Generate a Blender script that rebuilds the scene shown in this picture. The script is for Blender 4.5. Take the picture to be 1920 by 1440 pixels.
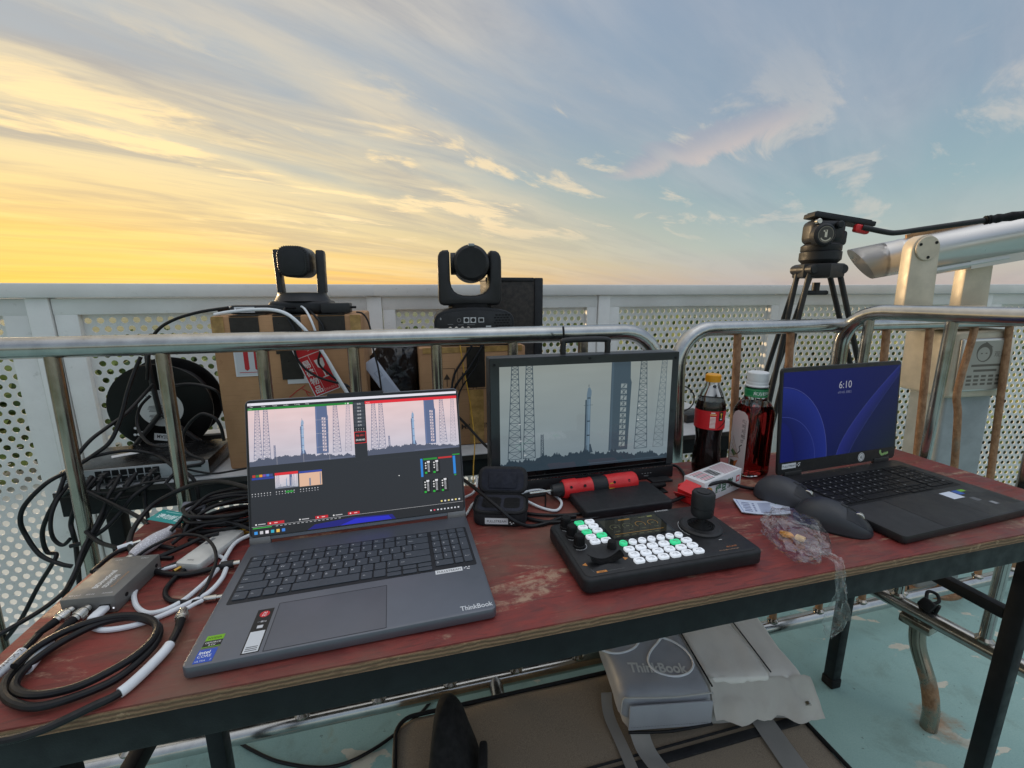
import bpy, bmesh, math, random
from math import pi, sin, cos, radians, sqrt, atan2
from mathutils import Vector, Matrix, noise as mnoise
for _o in list(bpy.data.objects): bpy.data.objects.remove(_o)
SC = bpy.context.scene
COL = SC.collection

# ------------------------------------------------------------------ camera
EYE = 1.1673
cam_d = bpy.data.cameras.new('camera'); cam = bpy.data.objects.new('camera', cam_d); COL.objects.link(cam)
cam_d.sensor_width = 36.0; cam_d.lens = 818.1 / 1920 * 36.0
cam_d.clip_start = 0.02; cam_d.clip_end = 4000
cam.matrix_world = Matrix.Translation((0, 0, EYE)) @ Matrix.Rotation(pi/2 - .2054, 4, 'X') @ Matrix.Rotation(-.0034, 4, 'Z')
SC.camera = cam

# ------------------------------------------------------------------ sky and sun
SUN_AZ, SUN_EL = radians(-54), radians(5.0)      # azimuth from +Y, negative = to the left
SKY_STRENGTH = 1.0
W = bpy.data.worlds.new('World'); SC.world = W; W.use_nodes = True
def world_sky():
    nt = W.node_tree; nt.nodes.clear(); L = nt.links
    def N(t, **k):
        n = nt.nodes.new(t)
        for a, b in k.items(): setattr(n, a, b)
        return n
    def val(x, s):
        if isinstance(x, (int, float)): s.default_value = x
        elif isinstance(x, tuple): s.default_value = x
        else: L.new(x, s)
    def M(op, a, b=0.0, c=None, clamp=False):
        n = N('ShaderNodeMath', operation=op, use_clamp=clamp); val(a, n.inputs[0]); val(b, n.inputs[1])
        if c is not None: val(c, n.inputs[2])
        return n.outputs[0]
    def sm(x, a, b, lo=0.0, hi=1.0):
        n = N('ShaderNodeMapRange', interpolation_type='SMOOTHSTEP'); val(x, n.inputs[0])
        for i, v in enumerate((a, b, lo, hi)): n.inputs[i+1].default_value = v
        return n.outputs[0]
    def mix(f, a, b, bt='MIX'):
        n = N('ShaderNodeMix', data_type='RGBA', blend_type=bt); val(f, n.inputs[0]); val(a, n.inputs[6]); val(b, n.inputs[7])
        return n.outputs[2]
    def rgb(r, g, b): return tuple(((v/255+.055)/1.055)**2.4 for v in (r, g, b)) + (1.0,)
    tc = N('ShaderNodeTexCoord').outputs['Generated']
    nrm = N('ShaderNodeVectorMath', operation='NORMALIZE'); L.new(tc, nrm.inputs[0]); d = nrm.outputs[0]
    sx = N('ShaderNodeSeparateXYZ'); L.new(d, sx.inputs[0]); X, Y, Z = sx.outputs
    sky = N('ShaderNodeTexSky', sky_type='NISHITA'); sky.sun_disc = False
    sky.sun_elevation = SUN_EL; sky.sun_rotation = SUN_AZ; sky.altitude = 0; sky.air_density = 1.0; sky.dust_density = 1.5; sky.ozone_density = 1.0
    # compressed Nishita, so that the glow round the sun keeps its colour
    g = N('ShaderNodeVectorMath', operation='SCALE'); L.new(sky.outputs[0], g.inputs[0]); g.inputs['Scale'].default_value = 0.10
    g2 = N('ShaderNodeVectorMath', operation='ADD'); L.new(g.outputs[0], g2.inputs[0]); g2.inputs[1].default_value = (.75, .75, .75)
    g3 = N('ShaderNodeVectorMath', operation='DIVIDE'); L.new(g.outputs[0], g3.inputs[0]); L.new(g2.outputs[0], g3.inputs[1])
    hyp = M('SQRT', M('ADD', M('MULTIPLY', X, X), M('ADD', M('MULTIPLY', Y, Y), 1e-6)))
    sa, ca = sin(SUN_AZ), cos(SUN_AZ)
    cosd = M('DIVIDE', M('ADD', M('MULTIPLY', X, sa), M('MULTIPLY', Y, ca)), hyp)
    f = sm(cosd, .08, 1.03)
    el = M('MULTIPLY', M('ARCSINE', Z), 180/pi)
    az = M('MULTIPLY', M('ARCTAN2', X, Y), 180/pi)
    ez = M('DIVIDE', M('MAXIMUM', el, 0.0), 90.0)
    def ramp(stops):
        n = N('ShaderNodeValToRGB'); L.new(ez, n.inputs[0]); cr = n.color_ramp
        while len(cr.elements) < len(stops): cr.elements.new(.5)
        for e, (p, c) in zip(cr.elements, stops): e.position = p/90; e.color = rgb(*c)
        return n.outputs[0]
    warm = ramp([(0, (250, 188, 84)), (3.0, (250, 202, 104)), (7, (228, 200, 140)), (13, (186, 188, 176)), (20, (154, 170, 184)), (32, (146, 164, 184)), (90, (250, 250, 248))])
    cool = ramp([(0, (190, 172, 166)), (2.2, (186, 180, 174)), (5, (172, 184, 180)), (10, (144, 170, 178)), (18, (132, 154, 174)), (32, (140, 156, 178)), (90, (250, 250, 248))])
    grad = mix(f, cool, warm)
    clear = mix(0.24, grad, g3.outputs[0])
    # cirrus on a cloud deck, drawn out along the high wind
    den = M('ADD', M('MAXIMUM', Z, 0.0), 0.10)
    px_, py_ = M('DIVIDE', X, den), M('DIVIDE', Y, den)
    ta, tb = sin(radians(44)), cos(radians(44))
    along = M('ADD', M('MULTIPLY', px_, ta), M('MULTIPLY', py_, tb))
    cross = M('SUBTRACT', M('MULTIPLY', px_, tb), M('MULTIPLY', py_, ta))
    def fbm(ua, uc, off, detail=7.0, rough=.55, dist=.5):
        v = N('ShaderNodeCombineXYZ'); L.new(M('MULTIPLY', along, ua), v.inputs[0]); L.new(M('MULTIPLY', cross, uc), v.inputs[1]); v.inputs[2].default_value = off
        n = N('ShaderNodeTexNoise'); L.new(v.outputs[0], n.inputs['Vector'])
        n.inputs['Scale'].default_value = 1.0; n.inputs['Detail'].default_value = detail; n.inputs['Roughness'].default_value = rough; n.inputs['Distortion'].default_value = dist
        return n.outputs[0]
    n1 = fbm(.24, 1.1, 3.7, 8, .56, .30)
    n2 = fbm(.6, 2.6, 11.2, 9, .62, .5)
    n3 = fbm(.25, .55, 21.4, 5, .5, .3)
    n4 = fbm(1.1, 2.6, 31.0, 10, .62, .5)
    fw = M('MULTIPLY', f, sm(el, 30, 7, .42, 1.0))
    veil = M('MULTIPLY', sm(M('ADD', n1, M('ADD', M('MULTIPLY', M('SUBTRACT', n3, .5), .8), M('MULTIPLY', f, .10))), .36, .68), M('ADD', M('MULTIPLY', f, .36), sm(el, 6, 16, .24, .62)))
    lit = mix(M('POWER', fw, 1.2), rgb(172, 173, 178), rgb(246, 218, 154))
    dim = mix(fw, rgb(142, 148, 160), rgb(182, 168, 146))
    ccol = mix(sm(n2, .34, .62), dim, lit)
    s1 = mix(M('MULTIPLY', veil, .85), clear, ccol)
    # small bright wisps low above the horizon
    wis = M('MULTIPLY', M('MULTIPLY', sm(n4, .53, .64), M('MULTIPLY', sm(el, 4, 9), sm(el, 26, 14))), M('ADD', M('MULTIPLY', f, .55), .42))
    s2 = mix(wis, s1, mix(M('POWER', f, .7), rgb(200, 190, 178), rgb(246, 218, 164)))
    # one drawn-out grey-pink bank to the right
    dx, dy = M('SUBTRACT', az, 21.5), M('SUBTRACT', el, 15.9)
    t = radians(14.5)
    bu = M('ADD', M('MULTIPLY', dx, cos(t)), M('MULTIPLY', dy, sin(t))); bv = M('SUBTRACT', M('MULTIPLY', dy, cos(t)), M('MULTIPLY', dx, sin(t)))
    bv = M('ADD', bv, M('MULTIPLY', M('SUBTRACT', n4, .5), 7.0))
    q = M('ADD', M('POWER', M('DIVIDE', bu, 11.5), 2.0), M('POWER', M('DIVIDE', bv, 1.9), 2.0))
    bank = M('MULTIPLY', sm(q, 1.1, .25), sm(n4, .25, .6, .30, .75))
    s3 = mix(bank, s2, mix(sm(bv, -1.2, 1.2), rgb(182, 172, 170), rgb(150, 153, 164)))
    # thin smoky lines just above the horizon on the sun's side
    n5 = fbm(.10, .55, 41.0, 6, .6, .2)
    low = M('MULTIPLY', M('MULTIPLY', sm(n5, .5, .68), sm(el, 12, 3)), M('MULTIPLY', f, .5))
    s4 = mix(low, s3, rgb(232, 172, 88))
    # aureole of the hidden sun
    ds = N('ShaderNodeVectorMath', operation='DOT_PRODUCT'); L.new(d, ds.inputs[0]); ds.inputs[1].default_value = (sa*cos(SUN_EL), ca*cos(SUN_EL), sin(SUN_EL))
    ang = M('MULTIPLY', M('ARCCOSINE', M('MINIMUM', ds.outputs['Value'], .99999)), 180/pi)
    aur = M('MULTIPLY', sm(ang, 34, 2), M('MULTIPLY', sm(el, 15, 2), sm(n5, .35, .7, 1.0, .45)))
    s4 = mix(M('MULTIPLY', aur, .75), s4, rgb(255, 200, 62))
    bg = N('ShaderNodeBackground'); L.new(s4, bg.inputs[0]); L.new(M('MULTIPLY', M('MULTIPLY', sm(el, 28, 85, .97, 1.55), sm(cosd, -.1, -1.0, 1.0, 1.35)), SKY_STRENGTH), bg.inputs[1])  # sky strength raised out of view, overhead and opposite the sun, as added fill
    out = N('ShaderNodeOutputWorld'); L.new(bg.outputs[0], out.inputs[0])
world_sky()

sun_d = bpy.data.lights.new('sun', 'SUN'); sun = bpy.data.objects.new('sun', sun_d); COL.objects.link(sun)
sun_d.energy = 2.2; sun_d.angle = radians(12); sun_d.color = (1.0, .72, .42)
_sd = Vector((sin(SUN_AZ)*cos(SUN_EL), cos(SUN_AZ)*cos(SUN_EL), sin(SUN_EL)))
sun.rotation_euler = _sd.to_track_quat('Z', 'Y').to_euler()
vs = SC.view_settings; vs.view_transform = 'Standard'; vs.look = 'None'; vs.exposure = 0.40; vs.gamma = 1.0; vs.use_curve_mapping = False

# ------------------------------------------------------------------ helpers
def lin(v): v /= 255.0; return v/12.92 if v <= .04045 else ((v+.055)/1.055)**2.4
def C(r, g, b): return (lin(r), lin(g), lin(b), 1.0)
class NT:
    def __init__(s, name):
        s.m = bpy.data.materials.new(name); s.m.use_nodes = True; s.t = s.m.node_tree; s.L = s.t.links
        s.b = s.t.nodes['Principled BSDF']
    def n(s, t, **k):
        x = s.t.nodes.new(t)
        for a, b in k.items(): setattr(x, a, b)
        return x
    def put(s, x, sock):
        if isinstance(x, (int, float, tuple)): sock.default_value = x
        else: s.L.new(x, sock)
    def i(s, name, x): s.put(x, s.b.inputs[name])
    def co(s, kind='Object', scale=(1, 1, 1), rot=(0, 0, 0)):
        m = s.n('ShaderNodeMapping'); s.L.new(s.n('ShaderNodeTexCoord').outputs[kind], m.inputs[0])
        m.inputs['Scale'].default_value = scale; m.inputs['Rotation'].default_value = rot
        return m.outputs[0]
    def noise(s, vec, scale, detail=4, rough=.55, dist=0.0):
        x = s.n('ShaderNodeTexNoise'); s.L.new(vec, x.inputs['Vector'])
        for a, b in (('Scale', scale), ('Detail', detail), ('Roughness', rough), ('Distortion', dist)): x.inputs[a].default_value = b
        return x.outputs[0]
    def vor(s, vec, scale, out='Distance', feature='F1', rand=1.0):
        x = s.n('ShaderNodeTexVoronoi', feature=feature); s.L.new(vec, x.inputs['Vector']); x.inputs['Scale'].default_value = scale; x.inputs['Randomness'].default_value = rand
        return x.outputs[out]
    def ss(s, x, a, b, lo=0., hi=1.):
        m = s.n('ShaderNodeMapRange', interpolation_type='SMOOTHSTEP'); s.put(x, m.inputs[0])
        for k, v in enumerate((a, b, lo, hi)): m.inputs[k+1].default_value = v
        return m.outputs[0]
    def mx(s, f, a, b):
        m = s.n('ShaderNodeMix', data_type='RGBA'); s.put(f, m.inputs[0]); s.put(a, m.inputs[6]); s.put(b, m.inputs[7]); return m.outputs[2]
    def ma(s, op, a, b=0.):
        m = s.n('ShaderNodeMath', operation=op); s.put(a, m.inputs[0]); s.put(b, m.inputs[1]); return m.outputs[0]
    def bump(s, h, strength=.3, dist=.002):
        m = s.n('ShaderNodeBump'); m.inputs['Strength'].default_value = strength; m.inputs['Distance'].default_value = dist
        s.put(h, m.inputs['Height']); s.L.new(m.outputs[0], s.b.inputs['Normal'])
def flat(name, col, rough=.5, metal=0., vary=.25, vscale=30., bump=0., bscale=400., **kw):
    """plain painted / moulded surface with slight unevenness of tone, gloss and relief"""
    s = NT(name); v = s.co()
    n1 = s.noise(v, vscale, 5, .6)
    dark = tuple(c*(1-vary) for c in col[:3]) + (1,); light = tuple(min(1, c*(1+vary)) for c in col[:3]) + (1,)
    s.i('Base Color', s.mx(s.ss(n1, .3, .7), dark, light))
    s.i('Roughness', s.ss(s.noise(v, vscale*2.3, 4), .25, .75, max(.03, rough-.08), min(1, rough+.1)))
    s.i('Metallic', metal)
    if bump: s.bump(s.noise(v, bscale, 3), bump, .001)
    for a, b in kw.items(): s.i(a.replace('_', ' '), b)
    return s.m
class B:
    """collects shapes into one mesh"""
    def __init__(s): s.bm = bmesh.new()
    def _merge(s, b2, M=None, mi=0):
        if M is not None: bmesh.ops.transform(b2, matrix=M, verts=b2.verts)
        for f in b2.faces: f.material_index = mi
        me = bpy.data.meshes.new('tmp'); b2.to_mesh(me); b2.free(); s.bm.from_mesh(me); bpy.data.meshes.remove(me); return s
    def box(s, c, size, bev=0., seg=2, M=None, mi=0, rot=None):
        b = bmesh.new(); bmesh.ops.create_cube(b, size=1.0)
        bmesh.ops.scale(b, vec=Vector(size), verts=b.verts)
        if bev: bmesh.ops.bevel(b, geom=list(b.edges), offset=min(bev, .49*min(size)), segments=seg, profile=.5, affect='EDGES', clamp_overlap=True)
        T = Matrix.Translation(Vector(c))
        if rot: T = T @ Matrix.Rotation(rot[2], 4, 'Z') @ Matrix.Rotation(rot[1], 4, 'Y') @ Matrix.Rotation(rot[0], 4, 'X')
        return s._merge(b, T if M is None else M @ T, mi)
    def bb(s, x0, x1, y0, y1, z0, z1, bev=0., seg=2, mi=0, M=None):
        return s.box(((x0+x1)/2, (y0+y1)/2, (z0+z1)/2), (x1-x0, y1-y0, z1-z0), bev, seg, M, mi)
    def prism(s, pts, z0, z1, bev=0., seg=2, M=None, mi=0):
        b = bmesh.new(); vs = [b.verts.new((p[0], p[1], z0)) for p in pts]; f = b.faces.new(vs)
        r = bmesh.ops.extrude_face_region(b, geom=[f]); nv = [e for e in r['geom'] if isinstance(e, bmesh.types.BMVert)]
        bmesh.ops.translate(b, vec=(0, 0, z1-z0), verts=nv)
        bmesh.ops.recalc_face_normals(b, faces=b.faces)
        if bev:
            es = [e for e in b.edges if abs(e.verts[0].co.z-e.verts[1].co.z) < 1e-7]
            bmesh.ops.bevel(b, geom=es, offset=bev, segments=seg, profile=.5, affect='EDGES', clamp_overlap=True)
        return s._merge(b, M, mi)
    def lathe(s, prof, seg=32, M=None, mi=0):
        b = bmesh.new(); rings = []
        for r, z in prof:
            if r < 1e-6: rings.append([b.verts.new((0, 0, z))])
            else: rings.append([b.verts.new((r*cos(2*pi*k/seg), r*sin(2*pi*k/seg), z)) for k in range(seg)])
        for a, c in zip(rings, rings[1:]):
            for k in range(seg):
                k2 = (k+1) % seg
                if len(a) == 1 and len(c) == 1: continue
                if len(a) == 1: b.faces.new((a[0], c[k2], c[k]))
                elif len(c) == 1: b.faces.new((a[k], a[k2], c[0]))
                else: b.faces.new((a[k], a[k2], c[k2], c[k]))
        bmesh.ops.recalc_face_normals(b, faces=b.faces)
        return s._merge(b, M, mi)
    def cyl(s, p0, p1, r0, r1=None, seg=20, mi=0, bev=0.):
        p0, p1 = Vector(p0), Vector(p1); h = (p1-p0).length; r1 = r0 if r1 is None else r1
        M = Matrix.Translation(p0) @ (p1-p0).to_track_quat('Z', 'Y').to_matrix().to_4x4()
        prof = [(0, 0), (r0, 0), (r1, h), (0, h)] if not bev else [(0, 0), (r0-bev, 0), (r0, bev), (r1, h-bev), (r1-bev, h), (0, h)]
        return s.lathe(prof, seg, M, mi)
    def tube(s, pts, r, seg=8, mi=0, smooth=True, res=8, caps=True, closed=False):
        P = [Vector(p) for p in pts]
        if smooth and len(P) > 2: P = catmull(P, res, closed)
        rr = r if callable(r) else (lambda t: r)
        b = bmesh.new(); rings = []; up = None; n = len(P)
        for i, p in enumerate(P):
            t = (P[(i+1) % n]-P[i-1]) if closed else (P[min(i+1, n-1)]-P[max(i-1, 0)])
            if t.length < 1e-9: t = Vector((0, 0, 1))
            t.normalize()
            if up is None: up = t.orthogonal().normalized()
            else:
                up = up - t*up.dot(t); up = up.normalized() if up.length > 1e-6 else t.orthogonal().normalized()
            w = t.cross(up); q = rr(i/max(1, n-1))
            rings.append([b.verts.new(p + up*(q*cos(2*pi*k/seg)) + w*(q*sin(2*pi*k/seg))) for k in range(seg)])
        pairs = list(zip(rings, rings[1:])) + ([(rings[-1], rings[0])] if closed else [])
        for a, c in pairs:
            for k in range(seg): b.faces.new((a[k], a[(k+1) % seg], c[(k+1) % seg], c[k]))
        if caps and not closed: b.faces.new(rings[0][::-1]); b.faces.new(rings[-1])
        return s._merge(b, None, mi)
    def grid(s, fn, nu, nv, mi=0, thick=0.):
        b = bmesh.new(); V = [[b.verts.new(fn(i/nu, j/nv)) for j in range(nv+1)] for i in range(nu+1)]
        for i in range(nu):
            for j in range(nv): b.faces.new((V[i][j], V[i+1][j], V[i+1][j+1], V[i][j+1]))
        if thick: bmesh.ops.solidify(b, geom=list(b.faces), thickness=thick)
        return s._merge(b, None, mi)
    def face(s, pts, mi=0):
        f = s.bm.faces.new([s.bm.verts.new(p) for p in pts]); f.material_index = mi; return s
    def mesh(s, name, mats, angle=35):
        me = bpy.data.meshes.new(name); s.bm.to_mesh(me); s.bm.free()
        for m in (mats if isinstance(mats, (list, tuple)) else [mats]): me.materials.append(m)
        me.shade_smooth(); me.set_sharp_from_angle(angle=radians(angle)); return me
    def build(s, name, mats, parent=None, loc=(0, 0, 0), rot=(0, 0, 0), angle=35):
        return put(name, s.mesh(name, mats, angle), parent, loc, rot)
def catmull(P, res=8, closed=False):
    out = []; n = len(P); m = n if closed else n-1
    for i in range(m):
        a, b, c, d = (P[(i+k) % n] for k in (-1, 0, 1, 2)) if closed else (P[max(i-1, 0)], P[i], P[i+1], P[min(i+2, n-1)])
        for k in range(res):
            t = k/res; out.append(.5*((2*b) + (c-a)*t + (2*a-5*b+4*c-d)*t*t + (3*b-a-3*c+d)*t*t*t))
    if not closed: out.append(P[-1].copy())
    return out
def put(name, me, parent=None, loc=(0, 0, 0), rot=(0, 0, 0)):
    o = bpy.data.objects.new(name, me); COL.objects.link(o); o.location = loc; o.rotation_euler = rot
    if parent is not None: o.parent = parent
    return o
def tag(o, label=None, cat=None, group=None, kind=None):
    for k, v in (('label', label), ('category', cat), ('group', group), ('kind', kind)):
        if v: o[k] = v
    return o
def thing(name, label, cat, loc=(0, 0, 0), rz=0., group=None):
    o = bpy.data.objects.new(name, None); COL.objects.link(o); o.location = loc; o.rotation_euler = (0, 0, rz); o.empty_display_size = .05
    return tag(o, label, cat, group)
def rrect(x0, x1, y0, y1, r, n=5):
    out = []
    for cx, cy, a in ((x1-r, y0+r, -pi/2), (x1-r, y1-r, 0), (x0+r, y1-r, pi/2), (x0+r, y0+r, pi)):
        out += [(cx+r*cos(a+pi/2*k/n), cy+r*sin(a+pi/2*k/n)) for k in range(n+1)]
    return out
_tg = {}
def text_geo(s, bold=0.):
    k = (s, bold)
    if k not in _tg:
        cu = bpy.data.curves.new('txt', 'FONT'); cu.body = s; cu.size = 1.0; cu.offset = bold; cu.resolution_u = 3
        o = bpy.data.objects.new('txt', cu); COL.objects.link(o); bpy.context.view_layer.update()
        me = bpy.data.meshes.new_from_object(o.evaluated_get(bpy.context.evaluated_depsgraph_get()))
        me.calc_loop_triangles()
        vs = [(v.co.x, v.co.y) for v in me.vertices]; fs = [tuple(t.vertices) for t in me.loop_triangles]
        w = max([v[0] for v in vs], default=0.)
        bpy.data.objects.remove(o); bpy.data.curves.remove(cu); bpy.data.meshes.remove(me); _tg[k] = (vs, fs, w)
    return _tg[k]
class Print:
    """flat print: coloured shapes on the local XY plane, layers a hair apart"""
    def __init__(s, step=.00012): s.v, s.f, s.c, s.step = [], [], [], step
    def wrect(s, x0, y0, x1, y1, col, l=0, n=10):
        for k in range(n): s.rect(x0+(x1-x0)*k/n, y0, x0+(x1-x0)*(k+1)/n, y1, col, l)
        return s
    def poly(s, pts, col, l=0, cols=None):
        i = len(s.v); s.v += [(p[0], p[1], l*s.step) for p in pts]; s.f.append(tuple(range(i, i+len(pts)))); s.c += list(cols) if cols else [col]*len(pts); return s
    def rect(s, x0, y0, x1, y1, col, l=0, top=None):
        return s.poly([(x0, y0), (x1, y0), (x1, y1), (x0, y1)], col, l, (col, col, top, top) if top else None)
    def line(s, p, q, w, col, l=0):
        dx, dy = q[0]-p[0], q[1]-p[1]; d = sqrt(dx*dx+dy*dy) or 1; nx, ny = -dy/d*w/2, dx/d*w/2
        return s.poly([(p[0]-nx, p[1]-ny), (q[0]-nx, q[1]-ny), (q[0]+nx, q[1]+ny), (p[0]+nx, p[1]+ny)], col, l)
    def path(s, pts, w, col, l=0):
        for a, b in zip(pts, pts[1:]): s.line(a, b, w, col, l)
        return s
    def disc(s, x, y, r, col, l=0, n=20, ry=None): return s.poly([(x+r*cos(2*pi*k/n), y+(ry or r)*sin(2*pi*k/n)) for k in range(n)], col, l)
    def arc(s, x, y, r, w, a0, a1, col, l=0, n=20):
        return s.path([(x+r*cos(a0+(a1-a0)*k/n), y+r*sin(a0+(a1-a0)*k/n)) for k in range(n+1)], w, col, l)
    def text(s, t, x, y, size, col, l=0, al='L', sx=1., rot=0., bold=0.):
        vs, fs, w = text_geo(t, bold); i = len(s.v); ox = {'L': 0, 'C': -w/2, 'R': -w}[al]; c, n = cos(rot), sin(rot)
        for a, b in vs:
            a, b = (a+ox)*size*sx, b*size; s.v.append((x+a*c-b*n, y+a*n+b*c, l*s.step)); s.c.append(col)
        s.f += [tuple(k+i for k in f) for f in fs]; return s
    def build(s, name, mat, parent=None, M=None, loc=(0, 0, 0), rot=(0, 0, 0), warp=None):
        vs = [warp(*p) for p in s.v] if warp else s.v
        if M is not None: vs = [tuple(M @ Vector(p)) for p in vs]
        me = bpy.data.meshes.new(name); me.from_pydata(vs, [], s.f); a = me.color_attributes.new('Col', 'FLOAT_COLOR', 'POINT')
        a.data.foreach_set('color', [x for c in s.c for x in (c if len(c) == 4 else (*c, 1.))]); me.materials.append(mat)
        return put(name, me, parent, loc, rot)
def upright(x=0, y=0, z=0, rz=0):      # plane facing -Y: local x -> X, local y -> Z
    return Matrix.Translation((x, y, z)) @ Matrix.Rotation(rz, 4, 'Z') @ Matrix.Rotation(pi/2, 4, 'X')
def hsh(*a): return mnoise.noise(Vector([q*12.9898+3.1 for q in (list(a)+[0, 0, 0])[:3]]))

# ------------------------------------------------------------------ materials
def _ink():
    s = NT('printed_ink'); a = s.n('ShaderNodeVertexColor', layer_name='Col'); s.i('Base Color', a.outputs[0]); s.i('Roughness', .45); return s.m
INK = _ink()
def _scr(name, st, rough):
    s = NT(name); a = s.n('ShaderNodeVertexColor', layer_name='Col'); s.i('Base Color', (.006, .006, .007, 1)); s.i('Roughness', rough)
    s.i('Emission Color', a.outputs[0]); s.i('Emission Strength', st*.82); return s.m
SCREEN = _scr('lit_display_matte', .86, .32); SCREEN_G = _scr('lit_display_glossy', .44, .05); SCREEN_D = _scr('lit_display_dim', .9, .4)
SCREEN_D.node_tree.nodes['Principled BSDF'].inputs['Specular IOR Level'].default_value = .12
GLOW = _scr('backlit_keys', 1.0, .4)
def _red():
    s = NT('red_painted_plywood'); v = s.co(scale=(1, 3.2, 1)); w = s.co()
    g = s.noise(v, 14, 8, .62, 1.2); g2 = s.noise(s.co(scale=(1, 9, 1)), 11, 6, .6, 2.2)
    c = s.mx(s.ss(g, .3, .7), C(106, 42, 40), C(138, 56, 50)); c = s.mx(s.ss(g2, .52, .66, 0, .55), c, C(78, 35, 34))
    wear = s.ma('MULTIPLY', s.ss(s.noise(v, 5.5, 9, .70, .6), .55, .64), s.ss(s.noise(w, 60, 6, .7), .36, .6))
    c = s.mx(s.ma('MULTIPLY', wear, .85), c, C(174, 146, 122)); c = s.mx(s.ss(s.noise(v, 34, 8, .75, 1.5), .60, .68, 0, .4), c, C(158, 92, 82))
    grime = s.ss(s.noise(w, 3.1, 6, .6, .4), .46, .66, 0, .8); c = s.mx(grime, c, C(112, 86, 72))
    sc = s.vor(s.co(scale=(2, 60, 1), rot=(0, 0, .35)), 4, 'Distance'); c = s.mx(s.ss(sc, .03, .0, 0, .35), c, C(176, 140, 124))
    s.i('Base Color', c); s.i('Roughness', s.ss(g, .3, .7, .42, .68)); s.bump(s.ma('ADD', g2, s.noise(w, 140, 3)), .22, .0012); return s.m
RED_TOP = _red()
def _ply():
    s = NT('plywood_edge'); w = s.co(); sx = s.n('ShaderNodeSeparateXYZ'); s.L.new(w, sx.inputs[0])
    z = s.ma('ADD', sx.outputs[2], s.ma('MULTIPLY', s.ma('SUBTRACT', s.noise(s.co(scale=(1, 1, .2)), 14, 9, .75), .5), .011))
    band = s.ma('SINE', s.ma('MULTIPLY', z, 2*pi/.0056)); n = s.noise(s.co(scale=(1, 1, 6)), 45, 6, .7)
    c = s.mx(s.ss(band, -1.8, 1.6), C(92, 70, 52), C(150, 120, 90)); c = s.mx(s.ss(n, .48, .68, 0, .75), c, C(92, 68, 50)); c = s.mx(s.ss(s.noise(w, 30, 6, .7), .58, .68, 0, .7), c, C(176, 150, 118))
    s.i('Base Color', c); s.i('Roughness', .8); s.bump(s.ma('ADD', band, s.ma('MULTIPLY', n, 2.)), .5, .001); return s.m
PLY = _ply()
BLACK_STEEL = flat('black_powder_coat', C(20, 22, 26), .45, 0, .25, 18, .15, 600, Specular_IOR_Level=.28)
def _steel(name, rust, tint=(150, 148, 142)):
    s = NT(name); v = s.co(); n = s.noise(v, 22, 7, .65); n2 = s.noise(v, 110, 5, .7)
    c = s.mx(s.ss(n, .3, .7), C(*[t*.95 for t in tint]), C(*[min(255, t*1.07) for t in tint]))
    dirt = s.ss(n2, .60, .78, 0, .25+.45*min(1, rust*2)); c = s.mx(dirt, c, C(86, 74, 60)); r = s.ss(s.noise(s.co(scale=(1, 1, .6)), 9, 8, .7), .70-.50*rust, .80-.40*rust)
    rc = s.mx(s.ss(s.noise(s.co(scale=(1, 1, .6)), 75, 7, .75), .30, .70), C(128, 90, 62), C(176, 136, 102)); c = s.mx(r, c, rc)
    s.i('Base Color', c); s.i('Metallic', s.ma('SUBTRACT', .97, s.ma('ADD', s.ma('MULTIPLY', r, .85), s.ma('MULTIPLY', dirt, .35))))
    s.i('Roughness', s.ma('ADD', s.ss(n, .3, .7, .14, .26), s.ma('MULTIPLY', r, .45))); s.bump(s.ma('ADD', s.ma('MULTIPLY', n2, .25), s.ma('MULTIPLY', r, .4)), .10, .0005); return s.m
STEEL = _steel('stainless_tube', 0.0, (176, 176, 174)); STEEL_D = _steel('stainless_tube_dull', .10, (164, 158, 148)); RUSTY = _steel('rusted_tube', .88, (160, 148, 134))
def _para():
    s = NT('grey_white_parapet_paint'); v = s.co(); n = s.noise(v, 4, 8, .62); n2 = s.noise(v, 40, 6, .7)
    c = s.mx(s.ss(n, .3, .7), C(218, 216, 212), C(234, 233, 229)); c = s.mx(s.ss(n2, .6, .76, 0, .4), c, C(160, 158, 146))
    chip = s.ss(s.noise(v, 17, 9, .75), .70, .74, 0, .8); c = s.mx(chip, c, C(150, 104, 80))
    s.i('Base Color', c); s.i('Roughness', .48); s.bump(n2, .15, .0008); return s.m
PARA = _para()
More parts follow.
